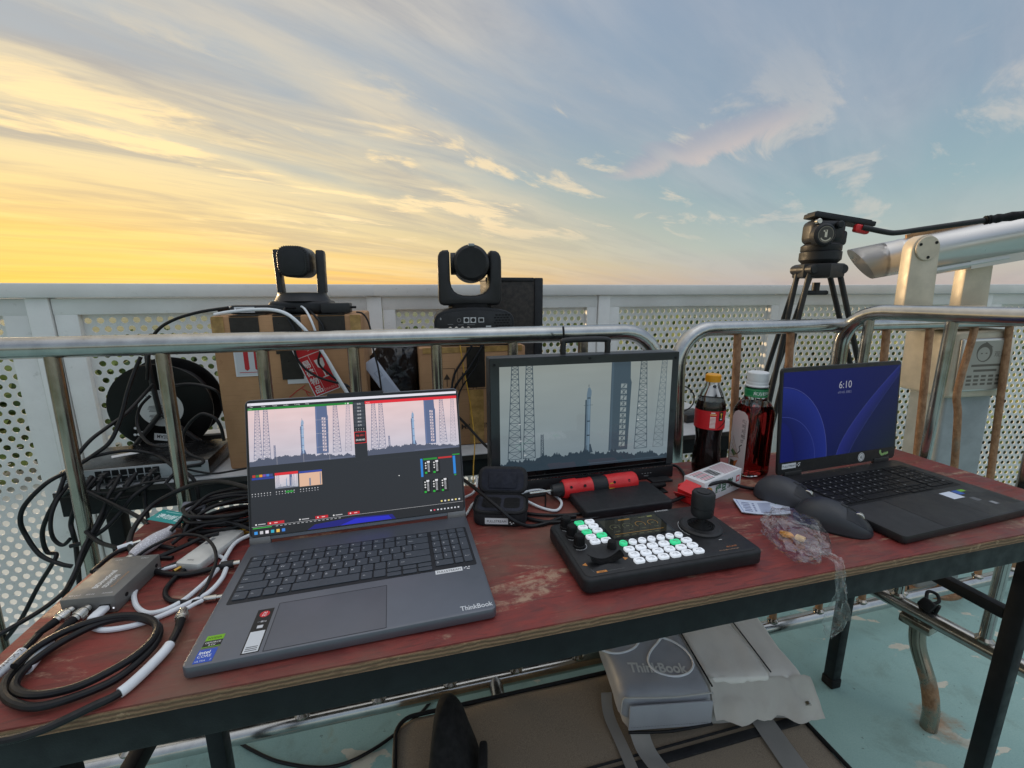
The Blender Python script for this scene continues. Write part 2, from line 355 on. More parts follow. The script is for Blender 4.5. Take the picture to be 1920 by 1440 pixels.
def _floor():
    s = NT('teal_deck_paint'); v = s.co(); n = s.noise(v, 2.2, 8, .6); n2 = s.noise(v, 260, 4, .75)
    c = s.mx(s.ss(n, .3, .7), C(146, 182, 178), C(164, 198, 192)); c = s.mx(s.ss(n2, .35, .7, 0, .4), c, C(128, 166, 163))
    chip = s.ma('MULTIPLY', s.ss(s.noise(s.co(scale=(1, 1.8, 1), rot=(0, 0, .7)), 6.5, 5, .5, .3), .625, .640), s.ss(s.noise(v, 1.3, 3), .38, .5)); c = s.mx(chip, c, C(212, 208, 192))
    gr_ = s.ss(s.noise(v, 7, 9, .72, .3), .50, .70, 0, .4); c = s.mx(gr_, c, C(112, 128, 118))
    sp_ = s.ss(s.noise(v, 55, 5, .65), .655, .70, 0, .75); c = s.mx(sp_, c, C(96, 112, 106))
    dv = s.n('ShaderNodeVectorMath', operation='DISTANCE'); s.L.new(v, dv.inputs[0]); dv.inputs[1].default_value = (1.17, .985, 0)
    ru = s.ss(s.ma('ADD', dv.outputs['Value'], s.ma('MULTIPLY', s.noise(s.co(scale=(1, 1.6, 1)), 14, 6, .65), .16)), .155, .085, 0, .85); c = s.mx(ru, c, C(158, 112, 70))
    crack = s.ma('MULTIPLY', s.ss(s.vor(v, 1.1, 'Distance', 'DISTANCE_TO_EDGE'), .004, .0, 0, .55), s.ss(n, .5, .6)); c = s.mx(crack, c, C(64, 84, 84))
    st = s.ss(s.noise(v, 3.4, 7, .6, .8), .63, .75, 0, .7); c = s.mx(st, c, C(150, 138, 96))
    s.i('Base Color', c); s.i('Roughness', s.ss(n2, .3, .7, .5, .7)); s.bump(s.ma('SUBTRACT', s.ma('MULTIPLY', n2, .3), chip), .35, .0015); return s.m
FLOOR = _floor()
def _card():
    s = NT('brown_corrugated_card'); v = s.co(); n = s.noise(v, 5, 7, .6); f = s.noise(s.co(scale=(1, 1, 40)), 12, 4)
    c = s.mx(s.ss(n, .3, .7), C(164, 124, 88), C(190, 148, 108)); c = s.mx(s.ss(f, .5, .7, 0, .25), c, C(134, 100, 70)); c = s.mx(s.ss(s.noise(v, 33, 6, .7), .62, .72, 0, .4), c, C(118, 86, 60))
    s.i('Base Color', c); s.i('Roughness', .82); s.bump(s.ma('ADD', f, s.ma('MULTIPLY', n, 3.)), .2, .0015); return s.m
CARD = _card()
TAPE = flat('black_cloth_tape', C(38, 34, 30), .35, 0, .3, 60, .3, 900)
CLEAR_TAPE = flat('yellowed_parcel_tape', C(172, 138, 84), .18, 0, .3, 40)
PAPER = flat('white_paper', C(226, 228, 230), .7, 0, .04, 20)
BLACK_PL = flat('black_plastic', C(38, 38, 40), .42, 0, .2, 25, .12, 1500, Specular_IOR_Level=.4)
BLACK_MATTE = flat('matte_black_plastic', C(33, 34, 37), .5, 0, .2, 30, .2, 1800, Specular_IOR_Level=.36)
BLACK_GLOSS = flat('glossy_black_bezel', C(14, 15, 17), .08, 0, .2, 20)
CABLE = flat('black_cable_jacket', C(20, 20, 23), .40, 0, .3, 60, Specular_IOR_Level=.35)
CABLE_W = flat('white_cable_jacket', C(226, 230, 234), .4, 0, .05, 60)
CABLE_Y = flat('yellow_fibre_jacket', C(206, 160, 52), .45, 0, .1, 60)
GREY_ALU = flat('dark_grey_aluminium', C(108, 112, 121), .36, .5, .06, 9, .08, 2500)
SPACE_GREY = flat('light_grey_hinge_metal', C(128, 126, 126), .4, .6, .06, 20)
KEY = flat('dark_grey_keycap', C(70, 76, 85), .5, 0, .08, 60)
KEYBED = flat('recessed_keyboard_bed', C(38, 41, 47), .5, .2, .1, 40)
DARK_ALU = flat('near_black_laptop_shell', C(43, 43, 45), .46, .25, .12, 12, .08, 2500)
KEY2 = flat('black_keycap', C(17, 17, 19), .5, 0, .1, 60, Specular_IOR_Level=.3)
NICKEL = flat('nickel_connector', C(196, 194, 188), .22, 1., .15, 120, .15, 1600)
GREY_BOX = flat('grey_anodised_box', C(120, 119, 116), .5, .3, .08, 30, .2, 2200)
SILVER_BOX = flat('silver_anodised_box', C(206, 206, 202), .4, .3, .06, 30, .1, 2200)
RED_PL = flat('red_plastic', C(214, 40, 44), .36, 0, .1, 50)
YEL_PL = flat('yellow_plastic', C(228, 158, 26), .4, 0, .05, 50)
WHITE_PL = flat('white_plastic', C(222, 224, 226), .4, 0, .04, 50)
RUBBER = flat('black_rubber', C(19, 19, 21), .65, 0, .2, 60, .2, 900, Specular_IOR_Level=.3)

# ------------------------------------------------------------------ directions of the table, the bench and the barriers
TA = radians(13.9); UX, UY = cos(TA), sin(TA)
def uv(u, d, z=0.): return Vector((u*UX - d*UY, u*UY + d*UX, z))
C0, C1 = Vector((-.513, 1.660, 0)), Vector((1.277, 2.095, 0))        # the two bends of the parapet
DL, DR = Vector((-.927, -.375, 0)), Vector((1, 0, 0))

# ------------------------------------------------------------------ setting: deck floor, ground beyond, woods
def setting():
    b = B(); out = Vector((0, .12, 0))
    P = [C0+DL*3.2+out, C0+out, C1+out, C1+DR*3.4+out, Vector((5.5, -5, 0)), Vector((-4.5, -5, 0))]
    b.prism([(p.x, p.y) for p in P][::-1], -.35, 0.)
    tag(b.build('deck_floor', FLOOR), kind='structure')
    s = NT('sandy_ground'); v = s.co(); n = s.noise(v, .12, 8, .6)
    ln = s.n('ShaderNodeVectorMath', operation='LENGTH'); s.L.new(v, ln.inputs[0])
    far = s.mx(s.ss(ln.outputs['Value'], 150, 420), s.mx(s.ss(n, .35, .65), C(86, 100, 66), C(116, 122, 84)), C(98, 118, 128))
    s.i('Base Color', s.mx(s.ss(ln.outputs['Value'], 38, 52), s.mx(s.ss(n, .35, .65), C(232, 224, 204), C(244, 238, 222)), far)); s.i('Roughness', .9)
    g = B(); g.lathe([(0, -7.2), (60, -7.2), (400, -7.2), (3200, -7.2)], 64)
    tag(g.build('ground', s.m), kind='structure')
    # woods beyond: one far mass of leaves
    rnd = random.Random(4); vs, fs, cs = [], [], []
    def clump(c, r, k):
        for _ in range(k):
            th, ph = rnd.uniform(0, 2*pi), math.acos(rnd.uniform(-1, 1)); q = r*rnd.uniform(.45, 1.)
            p = Vector((c[0]+q*cos(th)*sin(ph), c[1]+q*sin(th)*sin(ph), c[2]+q*.8*cos(ph)))
            a = Vector((rnd.gauss(0, 1), rnd.gauss(0, 1), rnd.gauss(0, 1))).normalized(); e = a.orthogonal().normalized(); f = a.cross(e); w = rnd.uniform(.22, .46)
            i = len(vs); vs.extend([p+e*w, p+f*w*.6, p-e*w, p-f*w*.6]); fs.append((i, i+1, i+2, i+3)); cs.append(rnd.random())
    for az in range(-72, 76, 2):
        for ring in range(3):
            near = 15 if az > 14 else 30
            R = near + ring*(6 if az > 14 else 9) + rnd.uniform(-2, 2); a = radians(az+rnd.uniform(-1, 1)); x, y = R*sin(a), R*cos(a)
            top = 1.17 - R*math.tan(radians(rnd.uniform(4.2, 7.0)))
            hgt = top+7.2; k = 5 if az > 14 else 4
            for j in range(k): clump((x+rnd.uniform(-1.2, 1.2), y+rnd.uniform(-1.2, 1.2), top-.7-(hgt-1.2)*j/k), rnd.uniform(1.1, 2.0), 78)
    me = bpy.data.meshes.new('woods'); me.from_pydata(vs, [], fs)
    at = me.color_attributes.new('Col', 'FLOAT_COLOR', 'CORNER'); pal = [C(84, 104, 50), C(120, 134, 66), C(66, 86, 44), C(146, 150, 88)]
    at.data.foreach_set('color', [x for c in cs for _ in range(4) for x in pal[int(c*3.99)]])
    s = NT('leaves'); vc = s.n('ShaderNodeVertexColor', layer_name='Col'); s.i('Base Color', vc.outputs[0]); s.i('Roughness', .7); s.i('Transmission Weight', 0.)
    me.materials.append(s.m); tag(put('woods', me), kind='stuff')
setting()

# ------------------------------------------------------------------ parapet of painted steel with perforated sheets
PITCH, ROWH, HOLE = .030, .0268, .0094
def perforated(wd, z0, z1):
    b = bmesh.new(); N = 12; rows = int((z1-z0)/ROWH); cols = int(wd/PITCH); t = .003
    ox, oz = (wd-cols*PITCH)/2, (z1-z0-rows*ROWH)/2
    def quad(a, c, d, e): b.faces.new([b.verts.new(p) for p in (a, c, d, e)])
    for r in range(rows):
        zc = z0+oz+(r+.5)*ROWH; sh = PITCH/2 if r % 2 else 0; n = cols-(1 if r % 2 else 0)
        for c in range(n):
            xc = ox+sh+(c+.5)*PITCH; hx, hz = PITCH/2, ROWH/2
            inn, outv = [], []
            for k in range(N):
                a = 2*pi*(k+.5)/N; ca, sa = cos(a), sin(a); q = min(hx/abs(ca) if abs(ca) > 1e-6 else 9, hz/abs(sa) if abs(sa) > 1e-6 else 9)
                inn.append((xc+HOLE*ca, zc+HOLE*sa)); outv.append((xc+q*ca, zc+q*sa))
            # corners of the cell are reached by the two neighbouring spokes
            vi = [b.verts.new((p[0], 0, p[1])) for p in inn]; vo = [b.verts.new((p[0], 0, p[1])) for p in outv]; vb = [b.verts.new((p[0], t, p[1])) for p in inn]
            for k in range(N):
                k2 = (k+1) % N; f1 = outv[k]; f2 = outv[k2]
                on_x1, on_x2 = abs(abs(f1[0]-xc)-hx) < 1e-6, abs(abs(f2[0]-xc)-hx) < 1e-6
                if on_x1 != on_x2:
                    cx = xc + (hx if (f1[0]+f2[0])/2 > xc else -hx); cz = zc + (hz if (f1[1]+f2[1])/2 > zc else -hz)
                    b.faces.new((vi[k], vo[k], b.verts.new((cx, 0, cz)), vo[k2], vi[k2]))
                else: b.faces.new((vi[k], vo[k], vo[k2], vi[k2]))
                b.faces.new((vi[k2], vb[k2], vb[k], vi[k]))
        if sh:
            quad((ox, 0, zc-ROWH/2), (ox+sh, 0, zc-ROWH/2), (ox+sh, 0, zc+ROWH/2), (ox, 0, zc+ROWH/2))
            e = ox+cols*PITCH; quad((e-sh, 0, zc-ROWH/2), (e, 0, zc-ROWH/2), (e, 0, zc+ROWH/2), (e-sh, 0, zc+ROWH/2))
    e = ox+cols*PITCH; top = z0+oz+rows*ROWH
    quad((0, 0, z0), (ox, 0, z0), (ox, 0, z1), (0, 0, z1)); quad((e, 0, z0), (wd, 0, z0), (wd, 0, z1), (e, 0, z1))
    quad((ox, 0, z0), (e, 0, z0), (e, 0, z0+oz), (ox, 0, z0+oz)); quad((ox, 0, top), (e, 0, top), (e, 0, z1), (ox, 0, z1))
    me = bpy.data.meshes.new('perforated_sheet'); b.to_mesh(me); b.free(); me.materials.append(PARA); return me
def parapet():
    root = thing('parapet', 'grey white steel parapet with perforated sheets round the deck', 'parapet')
    PW, ZT = .80, 1.2; sheet = perforated(PW, .10, ZT-.088)
    runs = [(C0+DL*2.82, C0, 3), (C0, C1, 2), (C1, C1+DR*2.82, 3)]
    b_post = B().bb(-.026, .026, -.025, .025, 0, ZT-.0424, .002).mesh('post', PARA)
    for a, c, n in runs:
        d = (c-a); Lb = d.length/n; ang = atan2(d.y, d.x); L = d.length
        put('top_rail', B().box((L/2, 0, ZT-.021), (L+.02, .075, .042), .005).mesh('top_rail', PARA), root, a, (0, 0, ang))
        for k in range(n):
            p = a + d*(k/n); M = (0, 0, ang); fw = (Lb-.056-PW)/2+.012
            fr = B(); fr.bb(.028, Lb-.028, -.018, .018, ZT-.092, ZT-.0435, .002); fr.bb(.028, Lb-.028, -.018, .018, .04, .105, .002)
            fr.bb(.029, .029+fw, -.0175, .0175, .104, ZT-.091, .002); fr.bb(Lb-.029-fw, Lb-.029, -.0175, .0175, .104, ZT-.091, .002)
            put('panel_frame', fr.mesh('panel_frame', PARA), root, p, M)
            put('perforated_sheet', sheet, root, p + d.normalized()*((Lb-PW)/2) + Vector((-sin(ang), cos(ang), 0))*.006, M)
            put('post', b_post, root, p, M)
    put('post', b_post, root, runs[2][1], (0, 0, 0))
parapet()

# ------------------------------------------------------------------ crowd barriers of stainless tube
def barrier(label, org, ang, length, z_top, z_low, bars, m_rail, m_bar, lean=0., R=.10, r=.0205, rb=.0125, feet=(), bent=None):
    root = thing('crowd_barrier', label, 'barrier', org, ang, 'crowd barriers round the table'); root.rotation_euler = (lean, 0, ang)
    def arc(cx, a0, a1): return [(cx+R*cos(a0+(a1-a0)*k/8), 0, z_top-R+R*sin(a0+(a1-a0)*k/8)) for k in range(9)]
    pts = [(0, 0, z_low+.01), (0, 0, z_top-R-.03)] + arc(R, pi, pi/2) + arc(length-R, pi/2, 0) + [(length, 0, z_top-R-.03), (length, 0, z_low+.01)]
    B().tube(pts, r, 16, smooth=False).build('top_rail', m_rail, root)
    B().tube([(-.02, 0, z_low), (length+.02, 0, z_low)], r, 16, smooth=False).build('lower_rail', m_rail, root)
    h = z_top-z_low; bm_ = B().cyl((0, 0, r*.8), (0, 0, h-r*.8), rb, seg=14).mesh('bar', m_bar)
    col = B().lathe([(rb, .0), (rb+.005, .001), (rb+.006, .006), (rb, .012)], 14).mesh('weld', STEEL_D)
    for k, x in enumerate(bars):
        if bent is not None and k == bent:
            B().tube([(x, 0, z_low+r*.8), (x+.004, 0, z_low+.3), (x-.012, 0, z_low+.62), (x-.022, .004, z_low+.72), (x+.012, 0, z_top-.05), (x+.016, 0, z_top-r*.8)], rb, 12, res=5).build('bar', m_bar, root); continue
        o = put('bar', bm_, root, (x, 0, z_low)); put('weld', col, o, (0, 0, r*.86)); 
    for x in feet:
        B().tube([(x, -.24, .0), (x, -.22, .03), (x, -.10, z_low-.012), (x, .10, z_low-.012), (x, .22, .03), (x, .24, .0)], r*.9, 12, res=6).build('foot', m_rail, root)
    return root
barrier('stainless crowd barrier directly behind the red table and big laptop', uv(-1.37, .975), TA, 2.01, 1.070, .14, [.18*k for k in range(1, 11) if k != 0][0:10] if False else [-.651+1.37-.18*3+.18*k+.002 for k in range(0, 11)], STEEL, STEEL_D, -.03, feet=(.25, 1.56))
barrier('crowd barrier with rusty bars behind the two bottles and the tripod', uv(.725, .965), TA, 2.0, 1.072, .12, [.19+.182*k for k in range(0, 10)], STEEL, RUSTY, -.075, rb=.0105, feet=(1.75,), bent=5)
_a3 = atan2(-.92, .394)
b3 = barrier('crowd barrier set crosswise at the right end of the table', Vector((1.056-.394*.165, 1.159+.92*.165, 0)), _a3, 2.0, 1.112, .31, [.065+.18*k for k in range(0, 10)], STEEL, STEEL, 0., feet=())
B().tube([(.300, 0, .30), (.308, 0, .22), (.345, 0, .13), (.362, 0, .06), (.365, 0, .0)], .0185, 14).build('bent_leg', _steel('rust_spotted_tube', .38, (150, 142, 130)), b3)
B().tube([(1.7, 0, .30), (1.7, 0, .0)], .021, 14, smooth=False).build('leg', STEEL_D, b3)
bk = B().box((.30, 0, .282), (.070, .046, .024), .004); bk.build('foot_bracket', STEEL_D, b3)

# ------------------------------------------------------------------ tables
def folding_table(label, org, ang, Lx, Dy, top_mat, edge_mat, group):
    root = thing('folding_table', label, 'table', org, ang, group); zt, th = .75, .0145
    top = B().bb(0, Lx, 0, Dy, zt-th+.0012, zt, .0006).build('tabletop', top_mat, root)
    B().bb(-.0015, Lx+.0015, -.0015, Dy+.0015, zt-th, zt-.0022, 0).build('plywood_edge', edge_mat, root)
    z1 = zt-th-.001
    for nm, (x0, x1, y0, y1) in {'apron': (.004, Lx-.004, .004, .030)}.items():
        B().bb(x0, x1, y0, y1, z1-.046, z1, .002).build('apron', BLACK_STEEL, root); B().bb(x0, x1, Dy-y1, Dy-y0, z1-.046, z1, .002).build('apron', BLACK_STEEL, root)
        for x in (.004, Lx-.030): B().bb(x, x+.026, y1+.001, Dy-y1-.001, z1-.045, z1-.001, .002).build('apron', BLACK_STEEL, root)
    for x, sx in ((.075, 1), (Lx-.075, -1)):
        for y in (.052, Dy-.052):
            o = B().bb(x-.0155, x+.0155, y-.0155, y+.0155, .012, z1-.02, .003).build('leg', BLACK_STEEL, root)
            B().bb(x-.018, x+.018, y-.018, y+.018, .0, .03, .004).build('foot_cap', RUBBER, o)
        B().tube([(x, Dy/2, .50), (x+sx*.30, Dy/2, z1-.012)], .011, 6, smooth=False).build('folding_brace', BLACK_STEEL, root)
        B().bb(x-.011, x+.011, .069, Dy-.069, .49, .515, .002).build('leg_crossbar', BLACK_STEEL, root)
    return root
folding_table('long folding table with worn red plywood top carrying the laptops', uv(-.485, .46), TA, 1.765, .44, RED_TOP, PLY, 'folding tables')
WHITE_TOP = flat('white_laminate', C(196, 198, 200), .35, 0, .12, 9)
folding_table('white topped folding table behind the barrier under the cardboard boxes', uv(-.75, 1.085), TA, 1.80, .42, WHITE_TOP, flat('dark_edge_strip', C(48, 44, 42), .6, 0, .4, 40), 'folding tables')

# ------------------------------------------------------------------ coin telescope
CREAM = flat('cream_cast_housing', C(206, 194, 174), .45, .1, .1, 14, .15, 500)
SCOPE = flat('brushed_telescope_tube', C(208, 205, 201), .32, .85, .03, 3, .03, 300)
def telescope():
    ox, oy = 1.690, 1.61
    r = thing('viewing_telescope', 'silver coin operated viewing telescope on a grey column beside the parapet', 'telescope', (ox, oy, 0)); r.rotation_euler = (0, radians(-2.6), 0)
    B().lathe([(0, 0), (.135, 0), (.135, .012), (.125, .016), (0, .016)], 36).build('base_plate', RUSTY, r)
    col = flat('grey_cast_column', C(158, 166, 168), .55, .1, .12, 12, .2, 300)
    B().prism(rrect(-.085, .085, -.075, .075, .012), .016, .80, .004).build('column', col, r)
    hb = B(); hb.prism(rrect(-.115, .10, -.105, .10, .022), .80, 1.035, .012, 3); h = hb.build('coin_box', CREAM, r)
    B().bb(-.095, .085, -.116, -.1035, .825, 1.012, .006, 3).build('plaque_frame', SCOPE, h)
    P = Print(); g1, g2 = C(164, 160, 150), C(98, 92, 84)
    P.rect(-.075, -.085, .075, .085, g1); P.disc(-.012, .045, .027, g2, 1, 28, .033); P.disc(-.014, .040, .021, g1, 2, 28, .024); P.poly([(-.035, .06), (-.01, .082), (.016, .062), (-.01, .066)], g2, 3); P.rect(-.024, .040, -.018, .044, g2, 3); P.rect(-.008, .040, -.002, .044, g2, 3); P.text('观海', .022, .03, .022, g2, 1)
    for k, w in enumerate((.10, .08)): P.rect(-w/2, -.004-.018*k, w/2, .004-.018*k, g2, 1)
    for i in range(5):
        for j in range(3):
            if hsh(i, j) > -.25: P.rect(-.06+.025*i, -.042-.014*j, -.043+.025*i, -.034-.014*j, g2, 1)
    P.build('plaque_print', INK, h, upright(-.005, -.1165, .918))
    B().cyl((.0, .0, 1.035), (0, 0, 1.118), .062, seg=32, bev=.006).build('pivot', CREAM, r)
    for nm, y, x in (('fork_arm', -.06, -.235), ('fork_arm', .04, .060)):
        pts = [(-.052, 1.06), (.052, 1.06), (.047, 1.32)] + [(.047*cos(pi*k/10), 1.32+.047*sin(pi*k/10)) for k in range(1, 10)] + [(-.047, 1.32)]
        a = B().prism([(p[0], p[1]) for p in pts], -.022, .022, .005, M=Matrix.Translation((x, y, 0)) @ Matrix.Rotation(pi/2, 4, 'X')).build(nm, CREAM, r)
        cap = B().cyl((x, y-.0225, 1.322), (x, y-.029, 1.322), .040, seg=28, bev=.002); cap.build('pivot_cap', CREAM, a)
        for k in range(3):
            t = 2*pi*k/3+.6; B().cyl((x+.03*cos(t), y-.029, 1.322+.03*sin(t)), (x+.03*cos(t), y-.0305, 1.322+.03*sin(t)), .005, seg=8).build('screw', RUBBER, a)
    B().bb(-.285, .12, -.085, .07, 1.046, 1.072, .006).build('fork_yoke', CREAM, r)
    A, E = Vector((-.285, .115, 1.288)), Vector((.42, -.16, 1.408)); d = (E-A).normalized(); q = d.to_track_quat('Z', 'Y').to_matrix().to_4x4(); L = (E-A).length
    M = Matrix.Translation(A) @ q
    t = B(); R = .063
    b2 = bmesh.new(); ring = []
    for k in range(36):
        a = 2*pi*k/36; ring.append((R*cos(a), R*sin(a)))
    t.lathe([(R-.004, .055), (R, .05), (R, .10), (R+.0015, .104), (R+.0015, .112), (R, .116), (R, .54), (R+.004, .545), (R+.004, .575), (R, .58), (R*1.02, .80), (R*.96, .82), (0, .82)], 40, M)
    tb = t.build('tube', SCOPE, r)
    # slanted hood at the objective end
    side = (q.to_3x3() @ Vector((1, 0, 0))).z; up3 = q.to_3x3().inverted() @ Vector((0, 0, 1)); ua = atan2(up3.y, up3.x)
    hd = B().grid(lambda i, j: M @ Vector((R*cos(2*pi*i), R*sin(2*pi*i), .06*(1-j) + j*(-.012-.034*cos(2*pi*i-ua)))), 40, 4, thick=-.003); hd.build('hood', SCOPE, tb, angle=60)
    g = B(); g.cyl(M @ Vector((0, 0, .10)), M @ Vector((0, 0, .075)), R-.006, seg=32); g.build('objective_lens', BLACK_GLOSS, tb)
    plank = flat('weathered_wood_strip', C(164, 126, 88), .75, 0, .3, 40)
    upw = (Vector((0, 0, 1)) - d*d.z).normalized(); c0 = A+d*.13+upw*(R+.004); c1 = A+d*.52+upw*(R+.004)
    B().tube([c0, c1], .011, 4, smooth=False).build('sighting_strip', plank, r)
    B().tube([A+d*.14-upw*(R+.008), A+d*.40-upw*(R+.008)], .016, 10, smooth=False).build('lower_tube', SCOPE, r)
    B().tube([A+d*.30-upw*(R+.012), A+d*.60-upw*(R+.012)], .02, 4, smooth=False).build('rail', SCOPE, r)
telescope()

# ------------------------------------------------------------------ video tripod
def tripod():
    ox, oy = 1.062, 1.56
    r = thing('video_tripod', 'black video tripod with fluid head and long pan handle behind the barrier', 'tripod', (ox, oy, 0))
    carbon = flat('dark_grey_tripod_tube', C(44, 44, 45), .4, .2, .15, 30)
    top = Vector((0, 0, 1.235))
    for fx, fy in ((-.20, -.03), (.50, -.02), (-.06, .40)):
        f = Vector((fx, fy, .01)); dr = Vector((fx, fy, 0)).normalized(); sd = Vector((-dr.y, dr.x, 0))
        a = top + dr*.055
        for s_, tgt in ((.026, .72), (-.026, .72)):
            lg = B().tube([a+sd*s_, a+(f-a)*tgt+sd*s_*.55], .0088, 12, smooth=False).build('leg', carbon, r)
        B().tube([a+(f-a)*.5, f], .0095, 12, smooth=False).build('leg', BLACK_PL, r)
        B().box(a+(f-a)*.70, (.06, .045, .07), .008, rot=(0, 0, atan2(sd.y, sd.x))).build('leg_clamp', BLACK_PL, r)
        B().cyl(a+sd*.048+Vector((0, 0, .008)), a-sd*.048+Vector((0, 0, .008)), .016, seg=18, bev=.003).build('hip_joint', BLACK_PL, r)
        B().lathe([(0, 0), (.018, 0), (.016, .02), (0, .026)], 14, Matrix.Translation((fx, fy, 0))).build('foot', RUBBER, r)
    B().prism([(.075*cos(2*pi*k/6+.4), .075*sin(2*pi*k/6+.4)) for k in range(6)], 1.215, 1.262, .006).build('spider', BLACK_PL, r)
    B().tube([(0, 0, 1.20), (0, 0, 1.165)], .012, 12, smooth=False).build('bowl_bolt', BLACK_PL, r)
    B().box((0, 0, 1.165), (.085, .02, .016), .006).build('bowl_lever', BLACK_PL, r)
    B().lathe([(0, 1.262), (.05, 1.262), (.062, 1.275), (.062, 1.30), (.058, 1.303), (.06, 1.306), (.06, 1.322), (.052, 1.328), (0, 1.328)], 36).build('bowl_ring', BLACK_MATTE, r)
    hd = B(); hd.box((.0, 0, 1.366), (.115, .075, .080), .022, 4); hd.box((.03, 0, 1.345), (.07, .066, .05), .012, 3); H_ = hd.build('fluid_head', BLACK_PL, r)
    B().cyl((-.035, -.032, 1.352), (-.035, -.066, 1.352), .036, seg=32, bev=.006).build('tilt_drag_knob', BLACK_MATTE, H_)
    P = Print(); P.disc(0, 0, .026, C(120, 112, 98), 0, 28); P.disc(0, 0, .0235, C(60, 56, 50), 1, 28); P.rect(-.004, -.009, .004, .014, C(216, 206, 186), 2); P.rect(-.009, .008, .001, .013, C(216, 206, 186), 2)
    P.arc(0, -.002, .018, .004, -2.6, -.5, C(200, 190, 170), 2); P.build('knob_dial', INK, H_, upright(-.035, -.0665, 1.352))
    B().cyl((.022, -.036, 1.385), (.022, -.052, 1.385), .012, seg=18, bev=.003).build('lock_knob', BLACK_MATTE, H_)
    B().cyl((-.05, -.036, 1.395), (-.05, -.052, 1.395), .009, seg=18, bev=.002).build('lock_knob', NICKEL, H_)
    pm = Matrix.Translation((.040, 0, 1.398)) @ Matrix.Rotation(radians(9), 4, 'Y')
    B().prism([(-.10, -.032), (.11, -.032), (.105, .032), (-.095, .032)], 0, .016, .003, M=pm).build('camera_plate', BLACK_MATTE, r)
    B().prism([(-.09, -.025), (.10, -.025), (.10, .025), (-.09, .025)], .016, .020, .001, M=pm).build('plate_pad', RUBBER, r)
    B().box((.105, -.03, 1.372), (.05, .022, .026), .007, 3, rot=(0, .2, 0)).build('handle_clamp', RED_PL, r)
    B().tube([(.10, -.04, 1.377), (.17, -.06, 1.358), (.20, -.07, 1.356), (.26, -.09, 1.364), (.42, -.145, 1.385)], .0085, 12).build('pan_handle', BLACK_PL, r)
    g = B(); g.tube([(.40, -.138, 1.3825), (.44, -.152, 1.388), (.62, -.212, 1.412), (.78, -.266, 1.434)], lambda t: .0125+.0014*sin(t*70), 14, res=14); g.build('grip', RUBBER, r)
tripod()

# ------------------------------------------------------------------ things on the white table behind the barrier
def carton(label, org, ang, w, d, h, tapes, cond=None):
    r = thing('cardboard_box', label, 'box', org, ang, 'cardboard boxes under the cameras')
    b = B(); b.box((w/2, d/2, h/2), (w, d, h), .006, 2); body = b.build('box_body', CARD, r)
    s = B(); s.bb(.004, w-.004, d/2-.002, d/2+.002, h+.0002, h+.0012); s.build('flap_seam', CARD, r)
    for x0, x1, z0 in tapes:
        t = B(); t.bb(x0, x1, -.0012, .0004, h-z0, h-.003, 0); t.bb(x0, x1, -.0008, .10, h-.0004, h+.0012, 0); t.build('tape_strip', TAPE, r)
    return r, body
box1, _ = carton('tall taped cardboard box with fragile stickers under the left camera', uv(-.424, 1.128, .75), TA, .327, .27, .368, [(.040, .100, .05), (.130, .190, .09), (.228, .288, .05)])
P = Print(); rd = C(190, 36, 46)
P.rect(.040, .228, .108, .292, C(226, 228, 232)); P.rect(.043, .231, .105, .289, C(206, 210, 216), 1)
for x in (.060, .082): P.poly([(x, .245), (x+.005, .241), (x+.010, .245), (x+.010, .31), (x, .31)], rd, 2)
P.rect(.048, .2365, .102, .238, rd, 2)
P.build('arrow_sticker', INK, box1, upright(0, -.0014, 0)); P = Print()
P.path([(.148, .172), (.165, .186), (.186, .2)], .0018, rd, 1); P.path([(.178, .192), (.197, .179)], .0018, rd, 1); P.path([(.186, .185), (.19, .174), (.20, .171)], .0018, rd, 1)
P.build('pen_mark', INK, box1, upright(0, -.0014, 0))['kind'] = 'stuff'
Print().rect(.148, .205, .205, .222, C(220, 220, 220)).build('paper_strip', INK, box1, upright(0, -.0012, 0))
b_ = B(); b_.bb(.138, .185, -.0022, -.0006, .216, .30); b_.build('tape_patch', TAPE, box1)
P = Print(); P.rect(-.031, -.062, .031, .062, C(232, 232, 232)); P.rect(-.029, -.060, .029, .060, C(204, 34, 42), 1)
w_ = C(232, 226, 222)
P.text('易', -.026, .012, .020, w_, 2, bold=.02); P.text('碎', -.026, -.010, .020, w_, 2, bold=.02); P.text('物', -.026, -.032, .020, w_, 2, bold=.02); P.text('品', -.026, -.054, .020, w_, 2, bold=.02)
P.line((-.004, -.058), (-.004, .038), .0008, w_, 2); P.rect(-.027, .038, .027, .0395, w_, 2)
P.poly([(.003, .022), (.024, .022), (.022, .004), (.0145, -.003), (.0125, -.003), (.005, .004)], w_, 2); P.line((.0135, -.003), (.0135, -.022), .003, w_, 2); P.rect(.006, -.025, .021, -.022, w_, 2); P.poly([(.011, .0225), (.018, .0225), (.013, .010)], C(204, 34, 42), 3)
P.text('FRAGILE', -.002, -.056, .0085, C(240, 170, 160), 2, sx=.9)
P.line((.0, .048), (.02, .052), .001, w_, 2)
P.build('fragile_sticker', INK, box1, upright(0, -.0026, 0) @ Matrix.Translation((.215, .238, 0)) @ Matrix.Rotation(radians(20), 4, 'Z'))
for x in (.004, .30): B().bb(x, x+.024, -.0012, .0008, .32, .3672).build('tape_corner', CLEAR_TAPE, box1)

